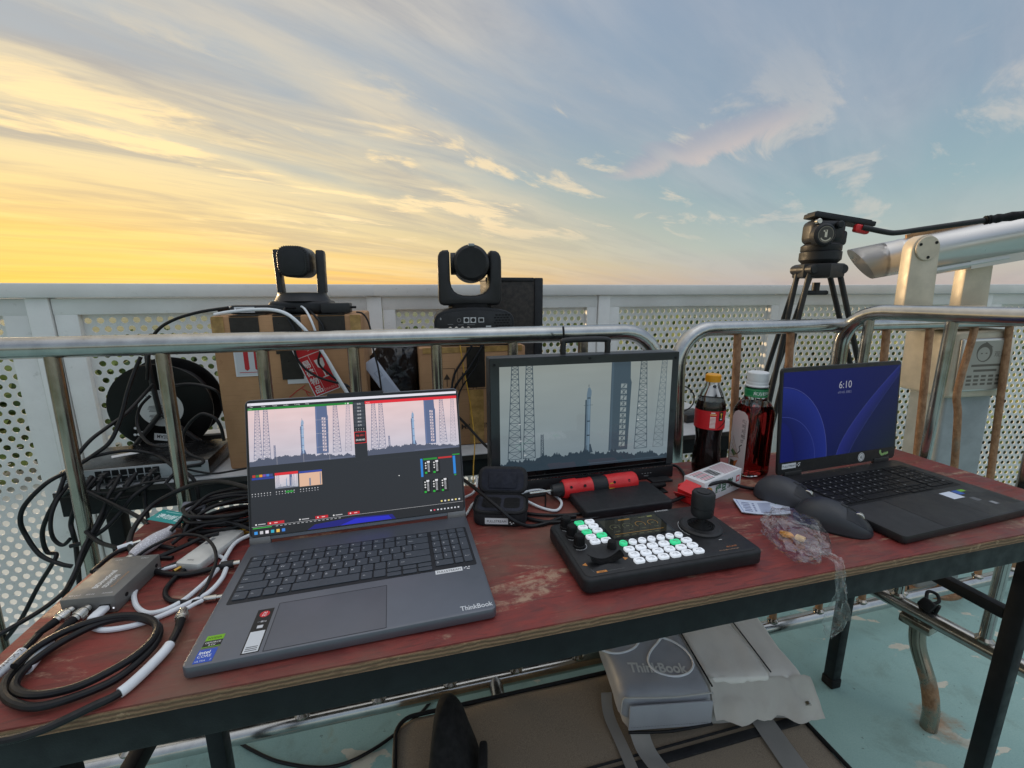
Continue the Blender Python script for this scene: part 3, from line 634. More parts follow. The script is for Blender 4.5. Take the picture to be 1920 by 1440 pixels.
box2, _ = carton('lower scuffed cardboard box under the right camera', uv(.036, 1.16, .75), TA, .29, .24, .277, [])
P = Print(); k_ = C(64, 50, 40)
P.text('MADE IN CHINA', .105, .048, .021, k_, 0, bold=.01)
for i in range(3):
    x = .05+.05*i
    for a, c in (((x, .16), (x+.042, .16)), ((x+.042, .16), (x+.042, .22)), ((x+.042, .22), (x, .22)), ((x, .22), (x, .16))): P.line(a, c, .0012, k_)
P.poly([(.062, .19), (.071, .206), (.080, .19)], k_); P.line((.071, .17), (.071, .19), .002, k_); P.line((.113, .17), (.113, .208), .003, k_); P.line((.124, .17), (.124, .208), .003, k_)
P.build('box_print', INK, box2, upright(0, -.0008, 0))
B().bb(.125, .175, -.0014, .0004, .165, .2765).build('tape_strip', TAPE, box2)
B().bb(.01, .28, -.0012, .0004, .262, .2768).build('tape_corner', CLEAR_TAPE, box2); B().bb(.13, .17, -.0011, .0004, .004, .158).build('tape_corner', CLEAR_TAPE, box2)

def ptz_small():
    r = thing('ptz_camera', 'smaller black pan tilt camera on the tall taped cardboard box', 'camera', uv(-.243, 1.225, 1.120), TA, 'pan tilt cameras on the boxes')
    B().prism(rrect(-.072, .072, -.062, .062, .03), .0, .030, .008, 3).build('base', BLACK_MATTE, r)
    B().lathe([(0, .030), (.066, .030), (.060, .040), (.057, .046), (.057, .050), (.0, .052)], 44).build('turntable', BLACK_PL, r)
    for s, t in ((-1, .0065), (1, .010)):
        pts = [(-.020, .050), (.020, .050), (.016, .11), (.018, .148), (.008, .154), (-.012, .154), (-.017, .14), (-.016, .10)]
        M = Matrix.Translation((s*.0465, 0, 0)) @ Matrix.Rotation(s*radians(1.5), 4, 'Y') @ Matrix.Rotation(pi/2, 4, 'Z') @ Matrix.Rotation(pi/2, 4, 'X')
        B().prism(pts, -t, t, .004, M=M).build('yoke_arm', BLACK_PL, r)
    M = Matrix.Translation((-.008, -.035, .124)) @ Matrix.Rotation(radians(-6), 4, 'Z') @ Matrix.Rotation(-pi/2, 4, 'X')
    hd = B(); hd.prism(rrect(-.037, .037, -.037, .037, .024), -.004, .075, .008, 4, M=M); hd.lathe([(.034, .06), (.033, .09), (.028, .108), (.0, .11)], 36, M); H_ = hd.build('camera_head', BLACK_PL, r)
    v = B()
    for k in range(44):
        t = 2*pi*k/44; x, y = cos(t), sin(t); q = .031/max(abs(x)**3.4+abs(y)**3.4, 1e-9)**(1/3.4)
        v.box((q*x*1.09, q*y*1.12, -.0042), (.0012, .0046, .002), 0, M=M, rot=(0, 0, t-pi/2))
    v.build('vent_slots', RUBBER, H_)
    B().prism(rrect(-.028, .028, -.028, .028, .015), -.0056, -.003, .0008, M=M).build('rear_cover', BLACK_MATTE, H_)
ptz_small()
def ptz_large():
    r = thing('ptz_camera', 'larger black pan tilt camera with round vented head and rear ports', 'camera', uv(.193, 1.255, 1.0275), TA+radians(-4), 'pan tilt cameras on the boxes')
    out = [(-.108, 0), (.108, 0), (.108, .066), (.106, .076), (.098, .087), (.084, .094), (.06, .099), (.03, .102), (0, .103), (-.03, .102), (-.06, .099), (-.084, .094), (-.098, .087), (-.106, .076), (-.108, .066)]
    bs = B().prism(out, -.07, .085, .004, M=Matrix.Rotation(pi/2, 4, 'X') @ Matrix.Translation((0, 0, 0))).build('base', BLACK_MATTE, r)
    B().prism([(x*.93, .004+y*.88) for x, y in out], .0845, .0865, .0008, M=Matrix.Rotation(pi/2, 4, 'X')).build('rear_panel', BLACK_PL, bs)
    P = Print(); w_, k_ = C(206, 208, 208), C(22, 22, 24)
    for x in (-.022, -.004): P.rect(x-.0075, .046, x+.0075, .061, w_, 0); P.disc(x, .0535, .0055, k_, 1)
    P.rect(.010, .047, .025, .060, w_, 0); P.rect(.012, .049, .023, .058, k_, 1)
    P.disc(-.042, .0535, .0055, C(120, 120, 120), 0); P.disc(-.042, .0535, .004, k_, 1)
    P.text('8', -.092, .055, .008, w_, 0); P.rect(-.072, .042, -.058, .0435, C(120, 120, 120)); P.rect(-.045, .0405, -.03, .042, C(120, 120, 120)); P.rect(-.02, .0405, .0, .042, C(120, 120, 120))
    P.rect(.03, .028, .044, .038, w_, 0)
    P.build('panel_marks', INK, bs, upright(0, -.0868, .016))
    for x in (-.066, -.050, -.034, -.018): B().cyl((x, -.0865, .047), (x, -.098, .047), .0058, seg=16, bev=.001).build('bnc_socket', NICKEL, bs)
    v = B()
    for j in range(6):
        for i in range(5): v.bb(.052+.0085*i+.004*(j % 2), .058+.0085*i+.004*(j % 2), -.0872, -.0862, .046+.007*j, .049+.007*j)
    v.build('vent_slots', RUBBER, bs)
    yh = [(0, .0), (.074, .0), (.083, .004), (.087, .014), (.087, .120), (.085, .132), (.080, .141), (.072, .146), (.058, .147), (.054, .140), (.054, .066), (.051, .050), (.044, .038), (.034, .031), (.020, .027), (0, .026)]; yo = yh[1:-1] + [(0, .026)] + [(-x, y) for x, y in yh[1:-1]][::-1] + [(0, 0)]
    B().prism(yo, -.03, .04, .007, 3, M=Matrix.Translation((-.006, 0, .1070)) @ Matrix.Rotation(pi/2, 4, 'X')).build('yoke', BLACK_PL, r)
    B().cyl((-.006, 0, .100), (-.006, 0, .110), .06, seg=36).build('turntable', RUBBER, r)
    M = Matrix.Translation((-.002, -.05, .220)) @ Matrix.Rotation(radians(-3), 4, 'Z') @ Matrix.Rotation(-pi/2, 4, 'X')
    hd = B(); hd.lathe([(0, -.002), (.040, -.002), (.047, .003), (.049, .012), (.052, .05), (.052, .10), (.042, .115), (.038, .15), (0, .15)], 48, M); H_ = hd.build('camera_head', BLACK_PL, r)
    B().cyl((-.056, -.0, .220), (.044, 0, .220), .03, seg=24).build('tilt_axle', BLACK_MATTE, r)
    v = B()
    for k in range(11):
        rr = .005+.0034*k
        for q in range(max(5, int(rr*2*pi/.0036))):
            t = 2*pi*q/max(5, int(rr*2*pi/.0036))+k; v.lathe([(0, -.0026), (.0011, -.0026), (.0011, -.0012)], 6, M @ Matrix.Translation((rr*cos(t), rr*sin(t), 0)))
    v.build('vent_holes', RUBBER, H_)
    B().box((0, -.046, .001), (.018, .008, .008), .003, M=M).build('tally_lamp', flat('pale_tally_window', C(150, 154, 154), .3, 0, .05), H_)
ptz_large()

_r = thing('adapter_brick', 'flat black adapter with white label beside the smaller camera', 'adapter', uv(-.385, 1.175, 1.1205), TA+radians(4), 'black adapters on the tall box')
B().bb(-.005, .115, -.02, .02, 0, .021, .004).build('adapter_body', BLACK_PL, _r)
P = Print(); P.rect(.004, .004, .046, .017, C(226, 228, 230)); P.rect(.008, .0115, .028, .0135, C(60, 60, 60), 1); P.rect(.008, .007, .04, .0085, C(90, 90, 90), 1); P.build('adapter_label', INK, _r, upright(0, -.0203, 0))
B().tube([(-.004, 0, .010), (-.02, 0, .010), (-.035, 0, .009)], lambda t: .005-.0015*t, 10).build('strain_relief', RUBBER, _r)
_r = thing('adapter_brick', 'plain black adapter on the right corner of the tall box', 'adapter', uv(-.195, 1.165, 1.1205), TA-radians(2), 'black adapters on the tall box')
B().bb(.005, .072, -.02, .02, 0, .025, .003).build('adapter_body', BLACK_PL, _r)
B().tube([(.072, 0, .014), (.084, 0, .014)], .003, 10, smooth=False).build('strain_relief', RUBBER, _r)

def upright_case():
    m = flat('worn_brown_black_board', C(44, 38, 33), .6, 0, .55, 60, .3, 300)
    r = thing('black_case', 'tall worn black case standing behind the larger camera', 'case', uv(.255, 1.36, .7503), TA+radians(3))
    B().bb(0, .185, 0, .085, 0, .462, .004).build('case_body', m, r)
    B().bb(.158, .1875, -.004, .088, .0, .4645, .004).build('corner_trim', BLACK_MATTE, r)
    B().bb(-.002, .157, -.003, .087, .452, .4650, .003).build('lid_rim', BLACK_MATTE, r)
upright_case()

def reel():
    r = thing('cable_reel', 'black drum cable reel with round white label behind the network switch', 'reel', uv(-.628, 1.335, .7503), TA+radians(2))
    c = Vector((0, 0, .128)); M = Matrix.Translation(c) @ Matrix.Rotation(radians(5), 4, 'X') @ Matrix.Rotation(pi/2, 4, 'X')
    gl = flat('black_reel_plastic', C(14, 14, 15), .4, 0, .25, 20, Specular_IOR_Level=.25)
    fl = [(0, .0), (.03, .0), (.06, .002), (.112, .002), (.118, .004), (.118, .008), (.11, .010), (.05, .010), (0, .010)]
    B().lathe(fl, 56, M @ Matrix.Translation((0, 0, .03))).build('front_flange', gl, r); B().lathe(fl, 56, M @ Matrix.Translation((0, 0, -.05))).build('rear_flange', gl, r)
    w = B()
    for k in range(7): w.tube([M @ Vector((.088*cos(2*pi*t/40), .088*sin(2*pi*t/40), -.036+.010*k)) for t in range(40)], .0055, 8, smooth=False, closed=True)
    w.build('wound_cable', CABLE, r)
    B().cyl(M @ Vector((0, 0, -.04)), M @ Vector((0, 0, .03)), .06, seg=30).build('drum', gl, r)
    P = Print(); w_ = C(206, 208, 206); k_ = C(70, 72, 76); P.disc(0, 0, .050, w_, 0, 44)
    for k in range(12): P.rect(-.030+.002*(k % 3), -.032+.0035*k, (.005 if k % 2 else -.004), -.0305+.0035*k, k_ if hsh(k, 3) > -.2 else C(120, 140, 150), 1) if k not in (5, 6) else None
    for k in range(7): P.rect(.012, -.030+.005*k, .012+.016+.008*hsh(k, 5), -.028+.005*k, k_, 1)
    for k in range(9):
        a = radians(55+9*k); P.text('ROADREEL'[k % 8], .041*cos(a), .041*sin(a), .007, k_, 1, 'C', rot=a-pi/2)
    P.build('reel_label', INK, r, M @ Matrix.Translation((0, 0, .0405)))
    P = Print(); P.rect(-.032, -.010, .036, .010, C(222, 224, 224)); P.text('FULLSTREAM', -.029, -.006, .0142, C(40, 42, 44), 1, sx=.72, bold=.01); P.build('name_sticker', INK, r, M @ Matrix.Translation((.006, -.084, .0402)) @ Matrix.Rotation(pi-.2, 4, 'Z'))
    P = Print()
    for x, y in ((-.004, .0), (.004, .005), (.006, -.004), (-.012, .0), (-.008, .018)): P.disc(x, y, .0036, C(228, 230, 230), 0, 10)
    P.build('dot_sticker', INK, r, M @ Matrix.Translation((-.058, -.068, .0402)))
    for nm, q in (('stand_leg', [(-.088, -.115, .045), (0, -.012, .005), (.0, .03, .0)]), ('stand_leg', [(.095, -.118, .045), (0.004, -.012, .005), (.0, .03, .0)])):
        B().tube([M @ Vector((q[0][0], q[0][1], .052)), M @ Vector((q[1][0], q[1][1], .052))], .0062, 12, smooth=False).build(nm, BLACK_PL, r)
    B().tube([M @ Vector((0, -.01, .052)), M @ Vector((0, .14, .052)), M @ Vector((0, .15, .0)), M @ Vector((0, .14, -.06))], .0062, 12, res=6).build('carry_frame', BLACK_PL, r)
    B().bb(-.10, .10, -.10, -.08, 0, .016, .004).build('stand_foot', BLACK_PL, r); B().bb(-.10, .10, .05, .07, 0, .016, .004).build('stand_foot', BLACK_PL, r)
reel()

def switch():
    r = thing('network_switch', 'black rack network switch with grey port face and plugged cables', 'switch', uv(-.742, 1.095, .7503), TA+radians(1))
    w, d, h = .285, .165, .040
    m = flat('black_switch_lid', C(30, 30, 32), .24, .3, .15, 12)
    body = B().bb(0, w, .003, d, .004, h, .002).build('housing', m, r)
    fp = flat('grey_switch_face', C(168, 172, 174), .5, 0, .06)
    B().bb(.001, w-.001, 0, .0035, .005, h-.001, .001).build('front_panel', fp, r)
    for x in (.02, w-.03): B().cyl((x, .03, 0), (x, .03, .005), .008, seg=14).build('foot', RUBBER, r)
    P = Print(); k_ = C(40, 42, 44)
    for i in range(12):
        P.rect(.008+.0042*i, .022, .0105+.0042*i, .024, k_); P.rect(.008+.0042*i, .017, .0105+.0042*i, .019, k_); P.rect(.008+.0042*i, .011, .0105+.0042*i, .0122, k_)
    P.rect(.228, .024, .27, .030, k_); P.text('POE SWITCH', .23, .0255, .0042, C(200, 200, 200), 1); P.rect(.19, .010, .275, .0104, k_)
    P.build('face_marks', INK, r, upright(0, -.0004, 0))
    for i in range(16):
        B().bb(.066+.0076*(i//2)*1.02*2, .066+.0076*(i//2)*2.04+.0125, -.0012, .0008, .0065+.0155*(i % 2), .0195+.0155*(i % 2)).build('port', RUBBER, r)
    for i in (0, 1, 2, 4, 6, 7):
        x = .072+.0155*i; z = .028 if i % 2 else .013
        p = B(); p.bb(x-.0058, x+.0058, -.020, .0, z-.004, z+.005, .001); p.tube([(x, -.019, z), (x, -.036, z-.004)], lambda t: .0042-.001*t, 10, smooth=False); p.build('plug', BLACK_PL, r)
    B().box((.08, .09, h+.0006), (.05, .02, .0008), 0, rot=(0, 0, .5)).build('tape_tag', PAPER, r)
switch()

def garbage_bag():
    s = NT('black_bin_liner'); s.i('Base Color', (.008, .009, .011, 1)); s.i('Roughness', .22); v = s.co(); n = s.vor(v, 38, 'Distance', 'F1'); s.bump(s.ma('ADD', n, s.noise(v, 60, 4)), .9, .004)
    b = bmesh.new(); bmesh.ops.create_icosphere(b, subdivisions=5, radius=1.)
    for q in b.verts:
        p = q.co.copy(); k = 1 + .16*mnoise.noise(p*2.2) + .10*abs(mnoise.noise(p*6+Vector((3, 1, 2)))) + .05*abs(mnoise.noise(p*14))
        z = p.z*.155*k; q.co = Vector((p.x*.085*k, p.y*.075*k, max(z, -.14)))
    t = B(); t._merge(b); o = t.build('bin_bag', s.m, None, uv(-.035, 1.30, .890), (0, .15, TA), 80)
    tag(o, 'crumpled shiny black plastic bag between the two cardboard boxes', 'plastic bag')
garbage_bag()
_o = B().box((0, 0, 0), (.036, .016, .125), .002, 2); _pk = _o.build('slim_carton', flat('pale_blue_grey_card', C(176, 184, 200), .5, 0, .05), None, uv(-.058, 1.165, .945), (radians(-10), radians(-31), TA+.25))
tag(_pk, 'slim pale grey carton leaning against the black plastic bag', 'carton')
P = Print(); P.rect(-.008, .012, .008, .03, C(150, 160, 178)); P.rect(-.006, .014, .006, .028, C(176, 184, 200), 1); P.rect(-.010, -.05, .010, .005, C(164, 172, 188)); P.build('carton_print', INK, _pk, upright(0, -.0084, 0))
_o = B().box((0, 0, .069), (.062, .05, .138), .003); tag(_o.build('small_white_box', PAPER, None, uv(-.012, 1.175, .7505), (0, 0, TA+.3)), 'small white box on the back table beside the slim carton', 'box')
_r = thing('hard_drive', 'small black device on the right end of the white table', 'device', uv(.878, 1.185, .7503), TA+radians(6))
B().bb(0, .085, 0, .07, 0, .028, .004).build('device_body', BLACK_PL, _r); B().bb(.004, .081, -.001, .0006, .011, .016).build('front_slot', BLACK_GLOSS, _r)

# ------------------------------------------------------------------ pictures on the screens
def launch_pad(P, x0, y0, x1, y1, l, top, bot, steel, hull, wood, grid=False, seed=1):
    W_, H_ = x1-x0, y1-y0; X = lambda a: x0+a*W_; Y = lambda a: y0+a*H_; rn = random.Random(seed)
    mid = tuple((a*.55+b*.45) for a, b in zip(top, bot)); 
    def shade(a, b):
        t = min(1, b/.95); c = [q*(1-t)+p*t for p, q in zip(top[:3], bot[:3])]; k = 1+.07*mnoise.noise(Vector((a*2.2+seed, b*4.5, seed)))+.05*mnoise.noise(Vector((a*6+seed, b*13, 2)))
        return tuple(v*k for v in c)+(1.,)
    for i in range(26):
        for j in range(20):
            q = [(i/26, j/20), ((i+1)/26, j/20), ((i+1)/26, (j+1)/20), (i/26, (j+1)/20)]
            P.poly([(X(a), Y(b)) for a, b in q], None, l, [shade(a, b) for a, b in q])
    lw = W_*.0042
    def tower(xt, xa, xb, wt, yb=.13, yt=1.0, n=15, col=steel):
        L0, L1, R0, R1 = (xa, yb), (xt-wt/2, yt), (xb, yb), (xt+wt/2, yt)
        P.line((X(L0[0]), Y(L0[1])), (X(L1[0]), Y(L1[1])), lw, col, l+1); P.line((X(R0[0]), Y(R0[1])), (X(R1[0]), Y(R1[1])), lw, col, l+1)
        ts = [1-(1-k/n)**1.25 for k in range(n+1)]; at = lambda A, E, t: (X(A[0]+(E[0]-A[0])*t), Y(A[1]+(E[1]-A[1])*t))
        for k in range(n):
            P.line(at(L0, L1, ts[k]), at(R0, R1, ts[k]), lw*.7, col, l+1); P.line(at(L0, L1, ts[k]), at(R0, R1, ts[k+1]), lw*.55, col, l+1); P.line(at(R0, R1, ts[k]), at(L0, L1, ts[k+1]), lw*.55, col, l+1)
    tower(.083, .042, .116, .034); tower(.160, .126, .194, .034); tower(.823, .785, .866, .034); tower(.952, .905, .968, .03, col=tuple(a*.6+b*.4 for a, b in zip(steel, mid))); tower(.232, .226, .242, .012, .12, .35, 6)
    # rocket
    P.poly([(X(.486), Y(.14)), (X(.510), Y(.14)), (X(.510), Y(.68)), (X(.513), Y(.70)), (X(.513), Y(.74)), (X(.503), Y(.775)), (X(.492), Y(.765)), (X(.486), Y(.70))], hull, l+1)
    P.rect(X(.478), Y(.14), X(.4865), Y(.655), steel, l+2); P.line((X(.47), Y(.60)), (X(.522), Y(.603)), lw*.5, steel, l+2); P.line((X(.497), Y(.775)), (X(.497), Y(.80)), lw*.7, steel, l+2)
    P.rect(X(.497), Y(.15), X(.505), Y(.66), tuple(min(1, c*1.35) for c in hull[:3])+(1,), l+2)
    for yy in (.665, .44, .30): P.rect(X(.490), Y(yy), X(.508), Y(yy+.012), steel, l+3)
    P.poly([(X(.47), Y(.13)), (X(.53), Y(.13)), (X(.515), Y(.22)), (X(.48), Y(.20))], steel, l+1)
    # service tower
    bl = tuple(c*1.15 for c in steel[:3])+(1,)
    P.poly([(X(.625), Y(.13)), (X(.742), Y(.13)), (X(.752), Y(.80)), (X(.745), Y(.84)), (X(.742), Y(1.)), (X(.628), Y(1.))], bl, l+1)
    P.rect(X(.63), Y(.13), X(.642), Y(1.), tuple(min(1, c*1.5) for c in steel[:3])+(1,), l+2)
    for k in range(11):
        ya, yb = .16+.058*k, .16+.058*(k+1); P.rect(X(.688), Y(ya+.006), X(.724), Y(yb-.006), mid, l+2)
        P.line((X(.688), Y(ya)), (X(.724), Y(yb)), lw*.9, steel, l+3); 
        if k % 2: P.line((X(.724), Y(ya)), (X(.688), Y(yb)), lw*.7, steel, l+3)
    P.line((X(.706), Y(.16)), (X(.706), Y(.80)), lw*.8, steel, l+3)
    # trees and haze along the foot
    n = 170; px = [(X(k/n), Y(max(.03, .078+.05*sin(k*.024)+.022*sin(k*.31+seed)*sin(k*.13)+.022*rn.random()+(.016 if rn.random() > .8 else 0)))) for k in range(n+1)]
    for a, b in zip(px, px[1:]): P.poly([(a[0], y0), (b[0], y0), b, a], wood, l+4)
    for sx_, sy_ in ((.10, .46), (.105, .30), (.13, .16), (.80, .56), (.835, .72), (.795, .42)): P.rect(X(sx_), Y(sy_), X(sx_+.012), Y(sy_+.008), C(240, 244, 248), l+5)
    P.rect(X(.50), Y(.018), X(.98), Y(.026), tuple(min(1, c*1.6) for c in wood[:3])+(1,), l+5)
    if grid:
        for k in range(1, 4): P.line((X(k/4), y0), (X(k/4), y1), lw*.35, C(214, 208, 212), l+5); P.line((x0, Y(k/4)), (x1, Y(k/4)), lw*.35, C(214, 208, 212), l+5)

# ------------------------------------------------------------------ laptops
KROWS = [
 [('Ctrl', 1.1), ('Fn', 1), ('', 1), ('Alt', 1), ('', 5.1), ('Alt', 1), ('', 1.05), ('<', 1.25), ('^', 1.25), ('>', 1.25)],
 [('Shift', 2.25)] + [(c, 1) for c in 'ZXCVBNM,./'] + [('Shift', 2.75)],
 [('Caps', 1.75)] + [(c, 1) for c in "ASDFGHJKL;'"] + [('Enter', 2.25)],
 [('Tab', 1.5)] + [(c, 1) for c in 'QWERTYUIOP[]'] + [('\\', 1.5)],
 [(c, 1) for c in '`1234567890-='] + [('Back', 2)],
 [(c, 1) for c in ('Esc', 'F1', 'F2', 'F3', 'F4', 'F5', 'F6', 'F7', 'F8', 'F9', 'F10', 'F11', 'F12', 'Ins', 'Del')]]
def keyboard(base, z, x0, x1, xn0, xn1, y0, rowh, fnh, km, legend, gap=.0022):
    P = Print(.00008); cache = {}
    def key(xa, xb, ya, yb, txt):
        k = (round(xb-xa, 5), round(yb-ya, 5))
        if k not in cache: cache[k] = B().prism(rrect(gap/2, k[0]-gap/2, gap/2, k[1]-gap/2, .0018, 3), 0, .0016, .0005, 1).mesh('key', km)
        put('key', cache[k], base, (xa, ya, z+.0003))
        if txt: P.text(txt, xa+.0034, ya+(yb-ya)*.42, .0052 if len(txt) == 1 else .0032, legend)
    u = (x1-x0)/15
    for r, row in enumerate(KROWS):
        ya = y0+rowh*r; yb = ya+(fnh if r == 5 else rowh); x = x0
        for t, w in row:
            if t == '^' and r == 0: key(x, x+w*u, ya-.0035, ya+rowh/2-.002, ''); key(x, x+w*u, ya+rowh/2-.002, yb-.0035+.003, '')
            elif r == 0 and t in '<>' and t: key(x, x+w*u, ya-.0035, ya+rowh/2-.002, ''); key(x, x+w*u, ya+rowh/2-.002, yb-.0005, '')
            else: key(x, x+w*u, ya, yb, t)
            x += w*u
    v = (xn1-xn0)/4
    for r, s in enumerate((('0', 2), ('123', 1), ('456', 1), ('789', 1), ('N/*-', 1), ('ABCD', 1))):
        ya = y0+rowh*(r+.0); yb = ya+(fnh if r == 5 else rowh)
        if r == 0: key(xn0, xn0+2*v, ya+.003, yb, '0'); key(xn0+2*v, xn0+3*v, ya+.003, yb, '.'); key(xn0+3*v, xn1, ya+.003, yb+rowh, 'Enter')
        else:
            for i, ch in enumerate(s[0]): key(xn0+i*v, xn0+(i+1)*v, ya, yb, ch if r < 5 else '')
            if r == 2: key(xn0+3*v, xn1, ya, yb+rowh, '+')
    P.build('key_legends', INK, base, Matrix.Translation((0, 0, z+.00205)))['kind'] = 'stuff'
def laptop(label, loc, rz, w, d, h, lid_h, opening, shell, bedm, km, kb, tp, hinge, group):
    r = thing('laptop', label, 'laptop', loc, rz, group)
    base = B().prism(rrect(0, w, 0, d, .008), .002, h, .0022, 2).build('base', shell, r)
    for x in (.03, w-.06): B().bb(x, x+.03, .02, .03, 0, .0025).build('rubber_foot', RUBBER, base); B().bb(x, x+.03, d-.04, d-.03, 0, .0025).build('rubber_foot', RUBBER, base)
    x0, x1, xn0, xn1, y0, rowh, fnh = kb
    B().prism(rrect(x0-.003, xn1+.003, y0-.006, y0+5*rowh+fnh+.003, .003), h-.001, h+.0002).build('keyboard_bed', bedm, base)
    keyboard(base, h, x0, x1, xn0, xn1, y0, rowh, fnh, km, C(206, 208, 212))
    T0, T1, T2, T3 = tp; t_ = Print(); edge = C(34, 36, 42)
    B().prism(rrect(T0, T1, T2, T3, .003), h-.001, h+.00015).build('touchpad', shell, base)
    for a, c in (((T0, T2), (T1, T2)), ((T1, T2), (T1, T3)), ((T1, T3), (T0, T3)), ((T0, T3), (T0, T2))): t_.line(a, c, .0007, edge)
    t_.build('touchpad_seam', INK, base, Matrix.Translation((0, 0, h+.0003)))
    lid = put('lid', B().prism(rrect(0, w, .004, lid_h, .009), -.0062, -.0008, .001, 1).mesh('lid', shell), r, (0, d-.001, h), (opening, 0, 0))
    B().prism(rrect(.0012, w-.0012, .010, lid_h-.0012, .008), -.0007, .0, .0002, 1).build('bezel', BLACK_PL, lid)
    for a, c in hinge: B().bb(a, c, -.003, .0105, -.0065, .0012, .002).build('hinge_cover', SPACE_GREY if shell is GREY_ALU else shell, lid)
    return r, base, lid
lap1, base1, lid1 = laptop('grey laptop with two rocket launch views on its lit screen', (-.3637, .4024, .7503), .2646, .356, .250, .0165, .236, 1.292,
    GREY_ALU, KEYBED, KEY, (.016, .283, .2865, .345, .1055, .0180, .0125), (.081, .217, .003, .085), ((0, .032), (.322, .356)), 'open laptops on the red table')
def screen1():
    B().prism(rrect(.128, .222, .232, .2395, .003), -.0060, -.0002, .0008).build('webcam_bump', BLACK_PL, lid1)
    P = Print(.0001); dk = C(30, 31, 36); bg = C(38, 40, 46)
    P.rect(.0045, .0115, .3525, .2305, dk, 0)
    P.rect(.0045, .028, .3525, .2185, bg, 1); P.rect(.0045, .2262, .3525, .2305, C(232, 230, 240), 1); P.rect(.0045, .2222, .3525, .2260, C(34, 34, 38), 1)
    for k in range(6): P.text(('File', 'View', 'Tools', 'Audio', 'Config', 'Help')[k], .008+.017*k, .2232, .0032, C(210, 210, 214), 2)
    P.text('Live', .006, .2272, .0026, C(60, 60, 66), 2)
    # two big views
    P.rect(.0045, .2184, .170, .2222, C(28, 128, 44), 2); P.rect(.190, .2172, .3525, .2222, C(226, 30, 44), 2)
    P.disc(.162, .2203, .0013, C(240, 240, 240), 3); P.disc(.158, .2203, .0013, C(140, 220, 150), 3); P.text('LIVE', .006, .2192, .0026, C(200, 230, 200), 3); P.text('PGM', .192, .2182, .0032, C(255, 190, 190), 3)
    pk, gr, st, hu, wo = C(232, 204, 204), C(196, 196, 210), C(84, 98, 132), C(136, 164, 196), C(82, 88, 108)
    launch_pad(P, .0048, .1255, .1695, .2183, 3, pk, gr, st, hu, wo, True, 3)
    launch_pad(P, .1905, .1262, .3520, .2171, 3, pk, gr, st, hu, wo, False, 5)
    for k in range(7): P.rect(.1708, .2155-.0062*k, .1888, .2208-.0062*k, C(62, 66, 74), 2); P.text(('转场', '淡入', '黑场', '划像', '缩放', '推拉', '立方')[k], .1798, .2167-.0062*k, .0034, C(216, 216, 220), 3, 'C')
    for k in range(4):
        for j in range(2): P.disc(.1735+.0042*k, .1745-.003*j, .0006, C(200, 200, 200), 2, 8)
    P.rect(.1695, .149, .1895, .1695, C(214, 40, 44), 2); P.rect(.1705, .150, .1885, .1685, C(30, 22, 24), 3)
    P.text('06:10:1', .1795, .1613, .0048, C(226, 60, 56), 4, 'C'); P.text('00:00:00', .1795, .1535, .0044, C(236, 236, 236), 4, 'C')
    # thumbnails
    for k, c in enumerate(((190, 50, 44), (60, 120, 60), (230, 150, 40), (120, 80, 170), (70, 120, 210), (60, 70, 130))): P.rect(.008+.0052*k, .1075, .0126+.0052*k, .1115, C(*c), 2)
    P.rect(.007, .1035, .040, .1068, C(44, 62, 150), 2); P.rect(.0415, .1075, .0770, .1118, C(222, 34, 46), 2); P.rect(.0785, .1072, .1145, .1105, C(52, 70, 160), 2)
    launch_pad(P, .0418, .0855, .0767, .1073, 3, C(226, 210, 216), C(190, 194, 206), st, hu, C(120, 124, 140), False, 7)
    P.rect(.0788, .0850, .1142, .1070, C(226, 184, 156), 3); P.rect(.094, .0855, .0965, .098, C(120, 128, 150), 4); P.rect(.111, .086, .1125, .106, C(130, 134, 150), 4)
    for k in range(3):
        xx = (.007, .043, .080)[k]
        for i in range(7):
            P.disc(xx+.0045*i, .0805, .0008, C(214, 214, 218), 2, 8); P.disc(xx+.0045*i, .0768, .0008, C(170, 170, 176), 2, 8)
    P.rect(.057, .0775, .069, .0808, C(36, 140, 50), 3)
    # audio mixer at the right
    P.rect(.2800, .0790, .2838, .1115, C(40, 130, 214), 2); P.rect(.3385, .0790, .3430, .1115, C(40, 130, 214), 2); P.rect(.2850, .1085, .3100, .1118, C(36, 136, 44), 2); P.rect(.3120, .1088, .3370, .1118, C(190, 40, 40), 2); P.rect(.3395, .0760, .3430, .0782, C(40, 160, 60), 3); P.rect(.338, .1128, .3515, .1148, C(40, 150, 54), 2)
    for j, row in enumerate(((.2860, .3010), (.2830, .2985, .3140))):
        for x in row:
            y = .083-.034*j; P.rect(x, y, x+.0135, y+.024, C(14, 14, 16), 2)
            for q in range(8): P.rect(x+.0062, y+.004+.0022*q, x+.0098, y+.0052+.0022*q, C(180, 180, 184), 3)
            for q in range(3): P.disc(x+.003, y+.020-.0045*q, .0013, C(232, 232, 232), 3, 10)
            P.rect(x+.001, y+.001, x+.005, y+.0045, C(40, 170, 56), 3); P.rect(x+.0055, y+.0205, x+.0105, y+.0235, C(226, 226, 230), 3)
    P.disc(.2415, .086, .0009, C(240, 240, 240), 3, 8); P.rect(.279, .05, .2792, .112, C(66, 70, 78), 2); P.rect(.17, .1178, .3525, .118, C(58, 60, 68), 2)
    # record buttons, status line, taskbar
    for a, b in ((.028, .053), (.101, .121), (.153, .172)): P.rect(a, .0285, b, .0330, C(196, 30, 44), 2); P.disc(a+.004, .0307, .0012, C(250, 230, 230), 3, 10); P.rect(a+.010, .0300, a+.015, .0314, C(240, 190, 190), 3)
    for a in (.008, .074, .127): P.rect(a+.006, .030, a+.017, .0314, C(190, 190, 194), 2); P.disc(a+.003, .0307, .0013, C(236, 236, 236), 2, 10)
